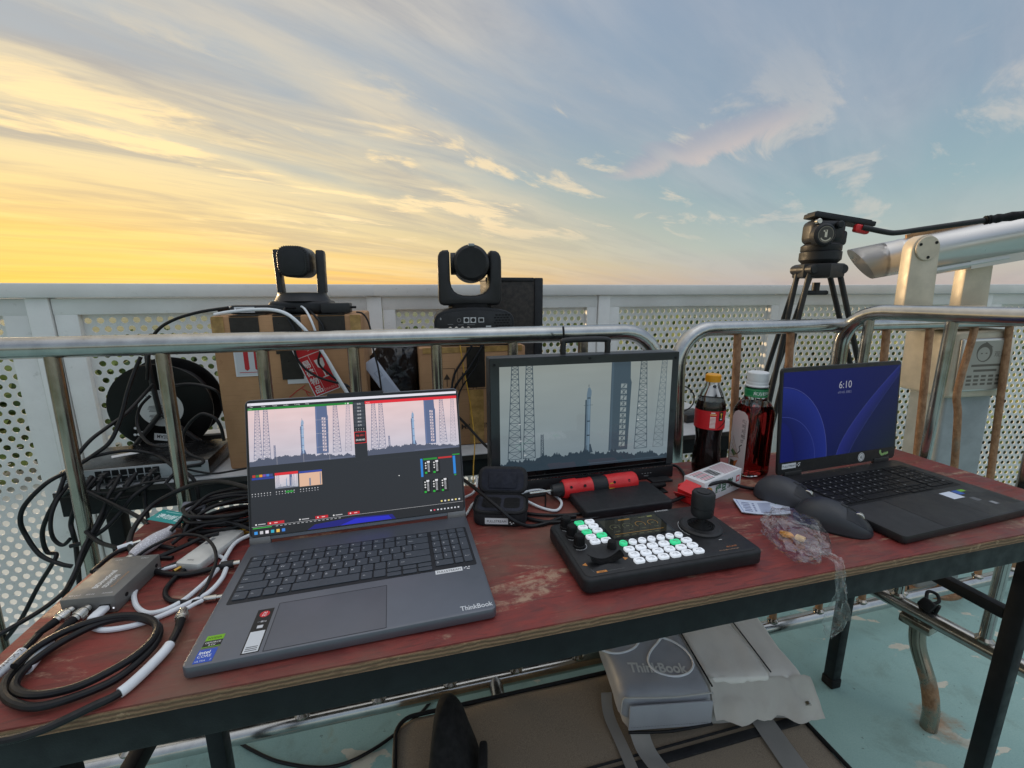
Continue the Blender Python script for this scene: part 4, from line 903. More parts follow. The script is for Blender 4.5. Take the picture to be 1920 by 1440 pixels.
    P.rect(.0045, .0272, .3525, .0276, C(196, 196, 200), 2); P.rect(.006, .0244, .034, .0260, C(60, 170, 70), 2)
    for k in range(16): P.rect(.04+.0065*k, .0248, .0436+.0065*k, .0257, C(186, 188, 192), 2)
    P.poly([(.088, .0120), (.232, .0120), (.226, .0205), (.16, .0235), (.10, .0195)], C(26, 26, 120), 1); P.poly([(.14, .0125), (.225, .0125), (.22, .019), (.165, .021)], C(36, 40, 196), 2)
    for k, c in enumerate(((60, 150, 230), (200, 200, 206), (236, 232, 240), (50, 170, 200), (240, 196, 90), (60, 130, 220))): P.rect(.008+.0082*k, .0150, .0128+.0082*k, .0198, C(*c), 2)
    for k in range(6): P.rect(.312+.0064*k, .0310, .3150+.0064*k, .0336, C(226, 226, 228) if k % 2 else C(240, 220, 130), 2)
    for k in range(9): P.rect(.292+.0062*k, .0168, .2948+.0062*k, .0192, C(216, 70, 96) if k == 1 else C(210, 212, 220), 2)
    P.build('screen_image', SCREEN, lid1, Matrix.Translation((0, 0, .0002)))
    # stickers on the palm rest
    z = .0165+.0002; P = Print(); P.rect(.0575, .004, .0765, .078, C(24, 24, 26)); P.disc(.0672, .0685, .0058, C(210, 44, 50), 1, 24, .0058); P.text('AI', .0672, .0688, .0052, C(255, 255, 255), 2, 'C'); P.text('PC', .0672, .0643, .0046, C(255, 255, 255), 2, 'C')
    P.text('一键AI', .0672, .0535, .0036, C(226, 226, 230), 1, 'C'); P.rect(.0640, .0435, .0706, .0485, C(210, 212, 216), 1); P.rect(.0590, .0052, .0752, .0385, C(214, 218, 222), 1)
    for k in range(3): P.rect(.0608, .0072+.0028*k, .0734, .0084+.0028*k, C(90, 94, 100), 2)
    P.build('palmrest_sticker', INK, base1, Matrix.Translation((0, 0, z)))
    P = Print(); P.rect(.0115, .026, .0305, .0365, C(30, 32, 30)); P.rect(.0115, .0370, .0305, .0450, C(124, 186, 30)); P.rect(.0115, .0262, .0305, .0272, C(124, 186, 30), 1); P.text('NVIDIA', .0208, .0393, .0044, C(40, 60, 10), 1, 'C'); P.text('GEFORCE', .021, .0322, .0038, C(236, 236, 236), 1, 'C'); P.text('RTX', .021, .0282, .0038, C(236, 236, 236), 1, 'C'); P.build('graphics_sticker', INK, base1, Matrix.Translation((0, 0, z)))
    P = Print(); P.rect(.0105, .0035, .0295, .0235, C(44, 84, 186)); P.text('intel', .012, .0165, .0066, C(240, 244, 250), 1, bold=.02); P.text('CORE', .012, .0112, .0054, C(240, 244, 250), 1); P.text('ULTRA', .012, .0052, .0034, C(220, 230, 250), 1); P.text('7', .0262, .0052, .004, C(220, 230, 250), 1); P.build('processor_sticker', INK, base1, Matrix.Translation((0, 0, z)))
    P = Print(); P.text('ThinkBook', .3095, .0068, .0118, C(214, 218, 222), 0, sx=.80, bold=.018); P.build('maker_lettering', INK, base1, Matrix.Translation((0, 0, z)))
    P = Print(); P.rect(.2855, .0905, .3250, .1000, C(226, 228, 230)); P.text('FULLSTREAM', .3052, .0930, .0062, C(40, 42, 46), 1, 'C', sx=.98)
    for x, y in ((.3285, .0955), (.331, .098), (.3325, .0935), (.3355, .0975), (.3345, .0928)): P.disc(x, y, .0013, C(232, 232, 232), 0, 8)
    P.build('name_sticker', INK, base1, Matrix.Translation((0, 0, z+.0001)) @ Matrix.Translation((0, -.0005, 0)))
screen1()
lap2, base2, lid2 = laptop('black laptop showing a blue lock screen at the right end of the table', (.6555, .6600, .7503), radians(16.9), .365, .2500, .0165, .242, radians(85),
    DARK_ALU, KEY2, KEY2, (.014, .262, .268, .338, .112, .0182, .0125), (.105, .235, .003, .106), ((.02, .07), (.295, .345)), 'open laptops on the red table')
def screen2():
    P = Print(.0001); x0, x1, y0, y1 = .0055, .3595, .033, .2325
    a, b, c = C(26, 30, 96), C(38, 44, 138), C(30, 42, 70)
    P.poly([(x0, y0), (x1, y0), (x1, y1), (x0, y1)], a, 0, (C(24, 34, 120), C(34, 46, 58), C(26, 36, 100), C(28, 38, 126)))
    def band(fn, c0, c1, l, n=26):
        for k in range(n):
            t0, t1 = k/n, (k+1)/n; p, q = fn(t0); r_, s_ = fn(t1); P.poly([p, r_, s_, q], c0, l, (c0, c0, c1, c1))
    cl = lambda p: (min(max(p[0], x0), x1), min(max(p[1], y0), y1))
    band(lambda t: (cl((x0+.135*sin(t*pi/2), y0+.165*cos(t*pi/2))), cl((x0+.04*sin(t*pi/2), y0+.09*cos(t*pi/2)))), C(40, 58, 158), C(24, 34, 108), 1)
    band(lambda t: (cl((x0+.165+.19*t, y0+.20*t**.72)), cl((x0+.205+.17*t, y0+.20*t**.85))), C(46, 56, 150), C(36, 46, 112), 1)
    P.path([cl((x0+.135*sin(t*pi/40), y0+.167*cos(t*pi/40))) for t in range(21)], .0012, C(92, 104, 186), 2); P.path([cl((x0+.100*sin(t*pi/40), y0+.102*cos(t*pi/40))) for t in range(21)], .0010, C(76, 90, 176), 2)
    P.path([cl((x0+.165+.19*t/20, y0+.20*(t/20)**.72)) for t in range(21)], .0011, C(80, 92, 172), 2); P.path([cl((x0+.205+.17*t/20, y0+.20*(t/20)**.85)) for t in range(21)], .0009, C(70, 82, 156), 2)
    P.text('6:10', .186, .188, .0235, C(206, 208, 222), 3, 'C'); P.text('6月10日, 星期三', .186, .1765, .0062, C(150, 156, 190), 3, 'C')
    P.c = [tuple(v*.46 for v in c_[:3])+(1.,) for c_ in P.c]; P.build('screen_image', SCREEN_D, lid2, Matrix.Translation((0, 0, .0002)))
    P = Print(); P.rect(.012, .0175, .052, .0290, C(226, 228, 230)); P.text('FULLSTREAM', .032, .0208, .0064, C(40, 42, 46), 1, 'C')
    for x, y in ((.0555, .0235), (.059, .0265), (.0595, .0205), (.063, .027), (.0625, .0225)): P.disc(x, y, .0015, C(228, 228, 228), 0, 8)
    P.build('name_sticker', INK, lid2, Matrix.Translation((0, 0, .0003)))
    P = Print(); P.disc(.252, .019, .0105, C(226, 228, 228), 0, 28); P.arc(.252, .019, .0082, .0012, 0, 2*pi, C(60, 62, 64), 1, 28); P.text('福', .252, .0155, .0088, C(60, 62, 64), 1, 'C'); P.build('round_sticker', INK, lid2, Matrix.Translation((0, 0, .0003)))
    P = Print(); g = C(150, 190, 120); P.path([(.313, .026), (.316, .020), (.322, .017), (.329, .020), (.335, .0185), (.340, .022)], .006, g); P.disc(.3135, .0265, .0035, g, 1, 10); P.build('green_sticker', INK, lid2, Matrix.Translation((0, 0, .0003)))
    z = .0165+.0002; P = Print(); P.rect(.245, .066, .277, .092, C(222, 230, 244)); P.build('white_sticker', INK, base2, Matrix.Translation((0, 0, z)))
    P = Print(); P.rect(.281, .076, .297, .092, C(50, 96, 180)); P.rect(.298, .084, .314, .092, C(120, 184, 50)); P.rect(.298, .076, .314, .0835, C(34, 36, 38)); P.build('maker_stickers', INK, base2, Matrix.Translation((0, 0, z)))
    P = Print(); P.rect(.280, .048, .294, .062, C(96, 98, 102)); P.rect(.295, .028, .309, .042, C(84, 86, 92)); P.rect(.2975, .030, .3065, .040, C(150, 152, 156), 1); P.build('badge_stickers', INK, base2, Matrix.Translation((0, 0, z)))
    P = Print()
    for k in range(7): P.rect(.3365+.003*k, .022, .3378+.003*k, .070, C(64, 66, 66))
    P.build('care_text_sticker', INK, base2, Matrix.Translation((0, 0, z)))
screen2()

# ------------------------------------------------------------------ field monitor
def monitor():
    r = thing('field_monitor', 'black field monitor with top handle showing a rocket on the pad', 'monitor', (-.044, .851, .7503), radians(13.5)); r.rotation_euler = (radians(-1), 0, radians(13.5))
    w, h = .427, .2905; shell = flat('dark_grey_monitor_shell', C(58, 61, 64), .45, 0, .1, 12)
    B().bb(0, w, .004, .042, .002, h, .003).build('housing', shell, r)
    fr = B().bb(.0008, w-.0008, 0, .0045, .029, h-.0008, .001).build('front_glass', BLACK_GLOSS, r)
    bz = B(); z = -.0006
    for a in ((.0015, .0198, .031, h-.002), (.4095, w-.0015, .031, h-.002), (.0199, .4094, .2725, h-.002)): bz.bb(a[0], a[1], -.0008, .0002, a[2], a[3])
    bz.build('painted_bezel', flat('grey_glass_border', C(54, 57, 59), .12, 0, .05, 10), r)
    B().bb(.001, w-.001, -.006, .040, .0, .0285, .003).build('chin', BLACK_PL, r)
    B().bb(.004, w-.004, -.0064, -.0050, .0278, .0292).build('chin_trim', NICKEL, r)
    for x, zz in ((.010, .277), (.214, .283), (.417, .277)): B().cyl((x, -.0006, zz), (x, -.0026, zz), .0026, seg=14).build('screw', RUBBER, r)
    P = Print(.00012)
    launch_pad(P, .020, .046, .4095, .2722, 0, C(186, 196, 192), C(156, 176, 188), C(76, 94, 108), C(124, 150, 170), C(66, 84, 98), False, 11)
    P.build('screen_image', SCREEN_G, r, upright(0, -.0010, 0))
    P = Print(); w_ = C(170, 172, 172)
    for x in (.345, .352, .359, .366): P.rect(x, .0150, x+.003, .0162, w_)
    P.text('MENU', .356, .0085, .0042, w_, 0, 'C'); P.build('chin_marks', INK, r, upright(0, -.0066, 0))
    B().tube([(.163, .022, h-.004), (.163, .022, h+.020), (.170, .022, h+.029), (.257, .022, h+.029), (.264, .022, h+.020), (.264, .022, h-.004)], .0062, 12, res=5).build('handle', BLACK_PL, r)
    for x in (.06, .36): B().bb(x, x+.05, -.03, .10, -.001, .004, .001).build('stand_foot', BLACK_PL, r)
monitor()

# ------------------------------------------------------------------ camera control panel with joystick
def controller():
    th = radians(14.0); c, s = cos(th), sin(th); o = Vector((.105, .546, 0)) + Vector((c*-.008 - s*-.009, s*-.008 + c*-.009, 0))
    r = thing('camera_controller', 'black camera control panel with joystick and lit white and green buttons', 'controller', (o.x, o.y, .7503), th)
    W_, D_ = .300, .156; q = lambda x, y: (x*1.037+.0167, y*1.037+.0276)
    b = B(); b.prism(rrect(0, W_, 0, D_, .012), .003, .026, .004, 3)
    body = b.build('body', BLACK_MATTE, r)
    B().prism(rrect(.006, W_-.006, .006, D_-.006, .010), .0255, .0268, .0006).build('top_plate', BLACK_PL, r)
    for x in (.02, W_-.02):
        for y in (.02, D_-.02): B().cyl((x, y, 0), (x, y, .004), .007, seg=12).build('rubber_foot', RUBBER, r)
    z = .0268
    wl, gl = [], []
    def glow(name, col, st):
        m = NT(name); m.i('Base Color', (*[k*.8 for k in col[:3]], 1)); m.i('Roughness', .4); m.i('Emission Color', col); m.i('Emission Strength', st); return m.m
    WH, GR = glow('lit_white_button', C(232, 238, 246), .34), glow('lit_green_button', C(60, 220, 150), .36)
    sq = {k: B().prism(rrect(-.0082, .0082, -.0056, .0056, .0036, 4), 0, .0042, .001, 2).mesh('button', m) for k, m in (('w', WH), ('g', GR))}
    rd = {k: B().lathe([(0, 0), (.0064, 0), (.0064, .0032), (.0056, .0042), (0, .0042)], 20).mesh('button', m) for k, m in (('w', WH), ('g', GR))}
    pr = Print(); dk = C(120, 122, 128)
    def add(m, x, y, big=True):
        put('button', m, r, (x, y, z)); pr.rect(x-.0042, y+.0004, x+.0042, y+.0014, dk); pr.rect(x-.0005, y-.0024, x+.0042, y-.0016, dk)
    for i in range(5):
        for j in range(2):
            x, y = q(.0335+.0185*j+.0006*i, .111-.0143*i); add(sq['g' if (i, j) in ((0, 0), (2, 0), (3, 1)) else 'w'], x, y)
    for k in range(7): x, y = q(.0760+.0160*k, .0395); add(rd['g' if k == 0 else 'w'], x, y)
    for i in range(3):
        for k in range(6): x, y = q(.0765+.0195*k, .0228-.0146*i); add(sq['g' if (i, k) == (0, 4) else 'w'], x, y)
    pr.build('button_legends', INK, r, Matrix.Translation((0, 0, z+.0044)))
    # display
    sx0, sy0 = q(.068, .056); sx1, sy1 = q(.172, .110)
    B().prism(rrect(sx0-.004, sx1+.004, sy0-.004, sy1+.004, .002), z-.0005, z+.0006).build('display_glass', BLACK_GLOSS, r)
    P = Print(.00008); P.rect(sx0, sy0, sx1, sy1, C(46, 44, 30)); o_, g_ = C(176, 132, 52), C(108, 112, 82); ww, hh = sx1-sx0, sy1-sy0
    for k in range(4):
        x, y = sx0+ww*(.17+.22*k), sy0+hh*.55; P.arc(x, y, .0085, .0009, -.7, pi+.7, g_ if k < 2 else o_, 1, 16); P.rect(x-.003, y-.001, x+.003, y+.001, g_, 1); P.rect(x-.004, y-.013, x+.004, y-.0118, g_, 1)
    P.rect(sx0+.008, sy0+hh*.17, sx1-.010, sy0+hh*.19, o_, 1); P.rect(sx0+ww*.32, sy1-.0065, sx0+ww*.52, sy1-.003, o_, 1); P.rect(sx0+ww*.84, sy1-.0065, sx0+ww*.93, sy1-.003, C(150, 156, 90), 1); P.rect(sx0+ww*.68, sy1-.006, sx0+ww*.80, sy1-.004, g_, 1)
    for k in range(6): P.rect(sx0+.008+.014*k, sy0+.004, sx0+.016+.014*k, sy0+.0055, g_, 1)
    P.build('display_image', SCREEN_G, r, Matrix.Translation((0, 0, z+.0008)))
    # knobs
    for x, y in ((.008, .107), (.008, .080), (.009, .052)):
        x, y = q(x, y); k = B(); k.lathe([(0, 0), (.0098, 0), (.0098, .003), (.0082, .004), (.0078, .018), (.0068, .0195), (0, .0195)], 28, Matrix.Translation((x, y, z)))
        for t in range(14): a = 2*pi*t/14; k.box((x+.008*cos(a), y+.008*sin(a), z+.011), (.0012, .0016, .013), 0, rot=(0, 0, a))
        kn = k.build('knob', RUBBER, r)
        Print().arc(x, y, .0118, .0008, -2.4, 1.9, C(196, 198, 200), 0, 28).build('knob_scale', INK, kn, Matrix.Translation((0, 0, z+.0002)))
    x, y = q(.055, .036); B().lathe([(0, 0), (.0075, 0), (.0068, .010), (.006, .0115), (0, .0115)], 22, Matrix.Translation((x, y, z))).build('knob', RUBBER, r)
    # zoom rocker
    x, y = q(.030, .006); rk = B(); rk.grid(lambda i, j: Vector((x-.026+.052*i, y-.0085*(.6+.4*abs(2*i-1))+.017*(.6+.4*abs(2*i-1))*j, z+.004+.009*abs(2*i-1)**2-.003*abs(2*j-1)**3)), 18, 6, thick=.004); rk.build('zoom_rocker', RUBBER, r, angle=60)
    P = Print(); og = C(210, 138, 66); P.poly([(x-.037, y), (x-.030, y-.004), (x-.030, y+.004)], og); P.poly([(x+.037, y), (x+.030, y-.004), (x+.030, y+.004)], og); P.poly([(x-.024, y-.0225), (x-.007, y-.0225), (x-.008, y-.0185), (x-.023, y-.0185)], og); P.text('ZOOM', x-.0155, y-.0218, .0032, C(20, 20, 20), 1, 'C'); P.rect(x-.006, y-.0212, x+.020, y-.0208, C(120, 122, 124)); P.line((x-.029, y-.012), (x-.026, y-.0205), .0004, C(120, 122, 124))
    wt = C(206, 208, 210); a_ = q(.178, .117); P.text('AVMATRIX', a_[0], a_[1]-.001, .0056, wt, 0, bold=.015); m_ = q(.206, -.011); P.text('PKC3000', m_[0]+.018, m_[1]+.004, .0048, C(196, 120, 70), 0); P.text('PTZ CAMERA CONTROLLER', m_[0], m_[1]-.002, .0028, C(190, 150, 120), 0); jb = q(.2215, .052); P.arc(jb[0], jb[1], .036, .0006, 2.3, 3.6, wt, 0, 12); P.rect(jb[0]+.004, jb[1]-.040, jb[0]+.010, jb[1]-.039, wt)
    P.build('panel_print', INK, r, Matrix.Translation((0, 0, z+.0002)))
    # joystick
    M = Matrix.Translation((jb[0], jb[1], z))
    jbase = B().lathe([(0, 0), (.034, 0), (.034, .003), (.031, .0055), (.022, .006), (.0215, .004), (.0, .004)], 48, M).build('joystick_base', BLACK_PL, r)
    bo = B(); bo.lathe([(.0205, .0035), (.0195, .006), (.0175, .0045), (.016, .0075), (.014, .006), (.0125, .0095), (.0105, .008), (.009, .012), (.007, .011), (.005, .016), (0, .016)], 36, M); bo.build('joystick_boot', RUBBER, jbase)
    js = B(); js.lathe([(0, .014), (.004, .014), (.004, .021), (.012, .021), (.0165, .024), (.018, .028), (.018, .039), (.0172, .0395), (.0172, .0405), (.0185, .041), (.0185, .062), (.0165, .0655), (.0, .0660)], 48, M); st = js.build('joystick_grip', BLACK_MATTE, r)
    B().lathe([(.0105, .066), (.0105, .0668), (0, .0669)], 36, M).build('joystick_button', BLACK_PL, st)
controller()

# ------------------------------------------------------------------ bottles, carton, mice and other small things on the red table
def clear(name, col, rough=.03, ior=1.4, tr=1.):
    s = NT(name); s.i('Base Color', col); s.i('Roughness', rough); s.i('IOR', ior); s.i('Transmission Weight', tr); return s.m
PET = clear('clear_pet', (.93, .95, .95, 1), .04, 1.25)
def cola():
    r = thing('cola_bottle', 'cola bottle with yellow cap and red label beside the monitor', 'bottle', (.457, .972, .7503), .2, 'drink bottles')
    body = [(0, .004), (.018, .003), (.024, .0), (.029, .004), (.0312, .016), (.0308, .038), (.0278, .07), (.0272, .088), (.0300, .108), (.0322, .114), (.0322, .156), (.0315, .166), (.0290, .176), (.0225, .194), (.0158, .207), (.0140, .212), (.0138, .222), (.0125, .226)]
    B().lathe(body, 40).build('bottle_wall', PET, r)
    liq = [(0, .005)] + [(max(0, a-.0012), max(z, .005)) for a, z in body[2:13]] + [(.0275, .1745), (0, .1745)]
    B().lathe(liq, 40).build('cola', flat('dark_cola', C(28, 14, 12), .08, 0, .1), r)
    cp = B(); cp.lathe([(0, .236), (.0145, .236), (.0162, .234), (.0165, .222), (.0165, .2195), (.015, .219)], 32)
    for k in range(36): a = 2*pi*k/36; cp.box((.0165*cos(a), .0165*sin(a), .228), (.0008, .0014, .011), 0, rot=(0, 0, a))
    cp.build('cap', YEL_PL, r)
    R = .0329; wr = lambda x, y, z: ((R+z)*sin(x/R), -(R+z)*cos(x/R), y)
    P = Print(.00015); n = 40; Lh = pi*R
    for k in range(n): P.rect(-Lh+2*Lh*k/n, .1135, -Lh+2*Lh*(k+1)/n, .1565, C(206, 26, 36))
    w_ = C(240, 226, 220)
    for k in range(9): P.wrect(-.020, .1180+.0030*k, -.008-.003*abs(hsh(k, 9)), .1200+.0030*k, w_, 1)
    P.wrect(-.0205, .1475, -.007, .1500, C(232, 190, 120), 1); P.wrect(-.0185, .1515, -.010, .1540, w_, 1)
    P.wrect(-.001, .1345, .010, .1555, C(22, 18, 18), 1, 8)
    P.disc(.0045, .1500, .0026, C(214, 170, 66), 3, 12); P.rect(.0035, .1405, .0055, .1480, C(214, 170, 66), 3); P.wrect(.0020, .1375, .0070, .1395, C(226, 226, 226), 3, 4)
    [P.poly([(-.004+.0026*k, .115+.0015*k), (-.0014+.0026*k, .1165+.0015*k), (-.0014+.0026*k, .1165+.0020*(k+1)), (-.004+.0026*k, .115+.0020*k)], C(26, 16, 18), 1) for k in range(10)]; P.poly([(.018, .126), (.024, .136), (.025, .146), (.021, .142)], w_, 1)
    P.build('label', INK, r, warp=wr)
cola()
def tea():
    r = thing('tea_bottle', 'square bottle of dark red tea with white cap and green neck band', 'bottle', (.556, .968, .7503), radians(12.7), 'drink bottles')
    def sq(a, c, z): return [(x, y, z) for x, y in rrect(-a, a, -a, a, c, 6)]
    def loft(rings, m, name, parent):
        b = bmesh.new(); R = [[b.verts.new(p) for p in ring] for ring in rings]; n = len(R[0])
        for p, q in zip(R, R[1:]):
            for k in range(n): b.faces.new((p[k], p[(k+1) % n], q[(k+1) % n], q[k]))
        b.faces.new(R[0][::-1]); b.faces.new(R[-1]); t = B(); t._merge(b); return t.build(name, m, parent, angle=50)
    rings = [sq(.026, .012, .0), sq(.0325, .012, .004), sq(.0335, .012, .012), sq(.0335, .012, .15), sq(.0325, .0145, .158), sq(.0285, .020, .172), sq(.0245, .0235, .180), sq(.0238, .0236, .186), sq(.0238, .0236, .206), sq(.0225, .0223, .209), sq(.0205, .0203, .211), sq(.0205, .0203, .214)]
    loft(rings, PET, 'bottle_wall', r)
    tm = clear('dark_red_tea', (.30, .020, .018, 1), .0, 1.33)
    loft([sq(.025, .0115, .003), sq(.0315, .0115, .006), sq(.0323, .0115, .014), sq(.0323, .0115, .15), sq(.0315, .014, .157), sq(.0290, .018, .167)], tm, 'tea', r)
    B().lathe([(.0236, .209), (.0240, .211), (.0240, .2115), (.0222, .213), (.0222, .219), (.0214, .2195), (.0214, .2225), (.0220, .223), (.0220, .2395), (.0205, .2415), (0, .2415)], 40).build('cap', WHITE_PL, r)
    R = .0243; P = Print(.00012); n = 40; Lh = pi*R
    for k in range(n): P.rect(-Lh+2*Lh*k/n, .1865, -Lh+2*Lh*(k+1)/n, .2055, C(18, 128, 76))
    for k in range(n): P.rect(-Lh+2*Lh*k/n, .1890, -Lh+2*Lh*(k+1)/n, .1896, C(120, 196, 140), 1); P.rect(-Lh+2*Lh*k/n, .2025, -Lh+2*Lh*(k+1)/n, .2031, C(120, 196, 140), 1)
    P.text('东方树叶', -.024, .1920, .0095, C(238, 244, 240), 2, bold=.02); P.build('neck_band', INK, r, warp=lambda x, y, z: ((R+z)*sin(x/R), -(R+z)*cos(x/R), y))
    P = Print(); w_ = C(216, 208, 208)
    out = [(-.0245, .010), (.0245, .010), (.0245, .135), (.020, .146), (.010, .152), (-.010, .152), (-.020, .146), (-.0245, .135)]; P.poly(out, w_)
    k_ = C(60, 52, 54)
    for k in range(5): P.text('红茶无糖饮'[k], .006, .128-.012*k, .0085, k_, 1)
    for k in range(9): P.rect(.0165, .090+.005*k, .0178, .094+.005*k, k_, 1); P.rect(.0135, .085+.005*k, .0146, .0885+.005*k, k_, 1)
    P.path([(.012, .075), (.004, .068), (.008, .06), (.002, .052), (-.004, .046)], .0022, C(40, 34, 38), 1); P.poly([(-.002, .05), (-.016, .058), (-.02, .05), (-.01, .04)], C(46, 110, 84), 1)
    for k in range(7): P.line((.006-.002*k, .04), (-.018-.0008*k, .088-.009*k), .0009, C(196, 156, 66) if k % 2 else C(150, 60, 50), 2)
    P.poly([(-.022, .02), (.004, .036), (-.004, .016)], C(206, 120, 60), 1); P.rect(-.020, .012, -.008, .030, C(60, 70, 50), 1)
    P.build('side_label', INK, r, Matrix.Translation((-.0337, 0, 0)) @ Matrix.Rotation(-pi/2, 4, 'Z') @ Matrix.Rotation(pi/2, 4, 'X'))
tea()
def snack():
    r = thing('snack_carton', 'white paper carton with red open end lying before the bottles', 'carton', (.362, .793, .7503), radians(34))
    L_, w, h = .160, .047, .046
    pw = flat('printed_white_card', C(222, 222, 224), .45, 0, .04, 30)
    B().bb(.024, L_, 0, w, 0, h, .001).build('carton_body', pw, r)
    B().bb(.002, .0245, .001, w-.001, .0, .034, .003).build('red_end', RED_PL, r)
    f = B(); f.box((.004, .020, .036), (.034, .032, .0012), 0, rot=(.1, -.28, .1)); f.build('torn_flap', RED_PL, r); B().box((.0, .03, .014), (.022, .034, .0012), 0, rot=(0, .75, .3)).build('torn_flap', RED_PL, r)
    P = Print(); p_ = C(206, 96, 112); k_ = C(70, 72, 74)
    for k in range(9): P.rect(.034+.003*(k % 2), .006+.0042*k, .070-.006*abs(hsh(k, 1)), .0078+.0042*k, p_ if k % 3 else k_)
    for k in range(12): P.rect(.075, .008+.0024*k, .096, .0092+.0011*(k % 2)+.0024*k, k_)
    for k in range(10): P.rect(.102, .005+.0038*k, .152-.014*abs(hsh(k, 4)), .0066+.0038*k, C(176, 120, 130))
    P.build('top_print', INK, r, Matrix.Translation((0, 0, h+.0003)))['kind'] = 'stuff'
    P = Print(); P.disc(.036, .022, .0125, C(190, 52, 40), 0, 22); P.disc(.041, .020, .0125, C(206, 150, 66), 1, 22)
    for k in range(7): P.disc(.041+.008*cos(k*2.4)*(.3+.1*k), .020+.008*sin(k*2.4)*(.3+.1*k), .0018, C(96, 52, 30), 2, 8)
    g = C(46, 110, 72); P.text('绿', .064, .014, .020, g, 0, bold=.03); P.text('豆', .085, .014, .020, g, 0, bold=.03); P.text('糕', .106, .016, .022, C(60, 90, 70), 0, bold=.03); P.rect(.140, .020, .153, .034, C(206, 70, 86)); P.rect(.1425, .023, .1505, .031, C(240, 210, 214), 1)
    P.build('side_print', INK, r, upright(0, -.0003, 0))
snack()
def zip_case():
    r = thing('zip_case', 'open black zip case with white name label between laptop and monitor', 'case', (-.074, .727, .7503), radians(-3))
    felt = flat('black_moulded_fabric', C(32, 32, 36), .7, 0, .2, 60, .5, 700); inn = flat('navy_lining', C(34, 36, 48), .8, 0, .2, 60)
    w, d, h = .100, .078, .028
    B().prism(rrect(0, w, 0, d, .022), 0, h, .005, 3).build('lower_shell', felt, r)
    B().prism(rrect(.007, w-.007, .007, d-.007, .017), h-.002, h+.0006).build('foam_insert', inn, r)
    for x0, x1, y0, y1 in ((.015, .05, .018, .06), (.056, .086, .018, .06)): B().prism(rrect(x0, x1, y0, y1, .008), h-.001, h+.0009).build('foam_pocket', RUBBER, r)
    zp = B(); zp.tube([(x, y, h-.0005) for x, y in rrect(.0, w, 0, d, .022, 6)], .0022, 6, smooth=False, closed=True); zp.build('zip', RUBBER, r)
    M = Matrix.Translation((0, d+.001, h)) @ Matrix.Rotation(radians(60), 4, 'X')
    lid = B().prism(rrect(.0, w, 0, .054, .018), -.016, 0, .005, 3, M=M).build('lid', felt, r)
    B().prism(rrect(.008, w-.008, .006, .048, .012), -.0004, .0008, 0, M=M).build('lid_lining', inn, lid)
    B().prism(rrect(.022, w-.022, .010, .042, .004), .0006, .003, .0008, M=M).build('lid_pocket', inn, lid)
    P = Print(); P.rect(.024, .006, .066, .018, C(226, 228, 230)); P.text('FULLSTREAM', .045, .0095, .0062, C(44, 46, 48), 1, 'C')
    for x, y in ((.070, .010), (.0735, .013), (.0725, .007), (.0705, .016), (.076, .009)): P.disc(x, y, .0015, C(226, 226, 226), 0, 8)
    P.build('name_sticker', INK, r, upright(0, -.0004, 0))
zip_case()
_r = thing('power_bank', 'flat black power pack lying behind the control panel', 'power pack', (.136, .743, .7503), radians(14))
B().prism(rrect(0, .186, 0, .098, .008), 0, .019, .0035, 3).build('pack_body', BLACK_MATTE, _r)
B().cyl((.186, .085, .010), (.206, .085, .010), .008, .006, seg=16).build('plug', RUBBER, _r); B().tube([(.205, .085, .010), (.222, .088, .010)], .0055, 10, smooth=False).build('strain_relief', RUBBER, _r)
P = Print()
for a, b in (((.070, .084), (.076, .090)), ((.073, .090), (.078, .083)), ((.066, .088), (.070, .091))): P.line(a, b, .0012, C(110, 112, 114))
P.build('scuff_marks', INK, _r, Matrix.Translation((0, 0, .0193)))
def red_plug():
    r = thing('plug_connector', 'red and black industrial power plug lying before the monitor', 'plug', (.068, .828, .7503), radians(14.5)); r.scale = (1.12, 1.1, 1.1)
    M = Matrix.Translation((0, 0, .0185)) @ Matrix.Rotation(pi/2, 4, 'Y')
    B().lathe([(0, .012), (.0105, .012), (.0125, .030), (.0150, .034), (0, .034)], 28, M).build('gland', BLACK_PL, r)
    B().lathe([(0, .032), (.0155, .032), (.0175, .036), (.0182, .058), (.0165, .062), (.0165, .084), (.0175, .088), (0, .088)], 36, M).build('front_body', RED_PL, r)
    B().lathe([(0, .087), (.0165, .087), (.0170, .119), (0, .119)], 36, M).build('grip_collar', BLACK_MATTE, r)
    B().lathe([(0, .118), (.0178, .118), (.0182, .138), (.0185, .140), (.0185, .176), (.0165, .180), (0, .180)], 36, M).build('rear_body', RED_PL, r)
    for x in (.044, .071, .130, .160): B().lathe([(0, .0), (.0026, 0), (.0026, .0014), (0, .0014)], 12, Matrix.Translation((x, -.0145, .0185+.009)) @ Matrix.Rotation(radians(58), 4, 'X')).build('screw', RUBBER, r)
    B().cyl((.012, 0, .0185), (-.030, 0, .0185), .0022, seg=8).build('cable_tail', NICKEL, r)
    Print().disc(0, 0, .0065, C(220, 168, 40), 0, 18).text('1', 0, -.003, .008, C(60, 50, 20), 1, 'C').build('number_sticker', INK, r, Matrix.Translation((.124, -.0172, .0215)) @ Matrix.Rotation(radians(78), 4, 'X'))
red_plug()
_o = B().box((0, 0, .0012), (.028, .028, .0024), .0005).build('square_pad', RUBBER, None, (.315, .872, .7503), (0, 0, .24)); tag(_o, 'tiny black square pad on the red table before the monitor', 'pad')

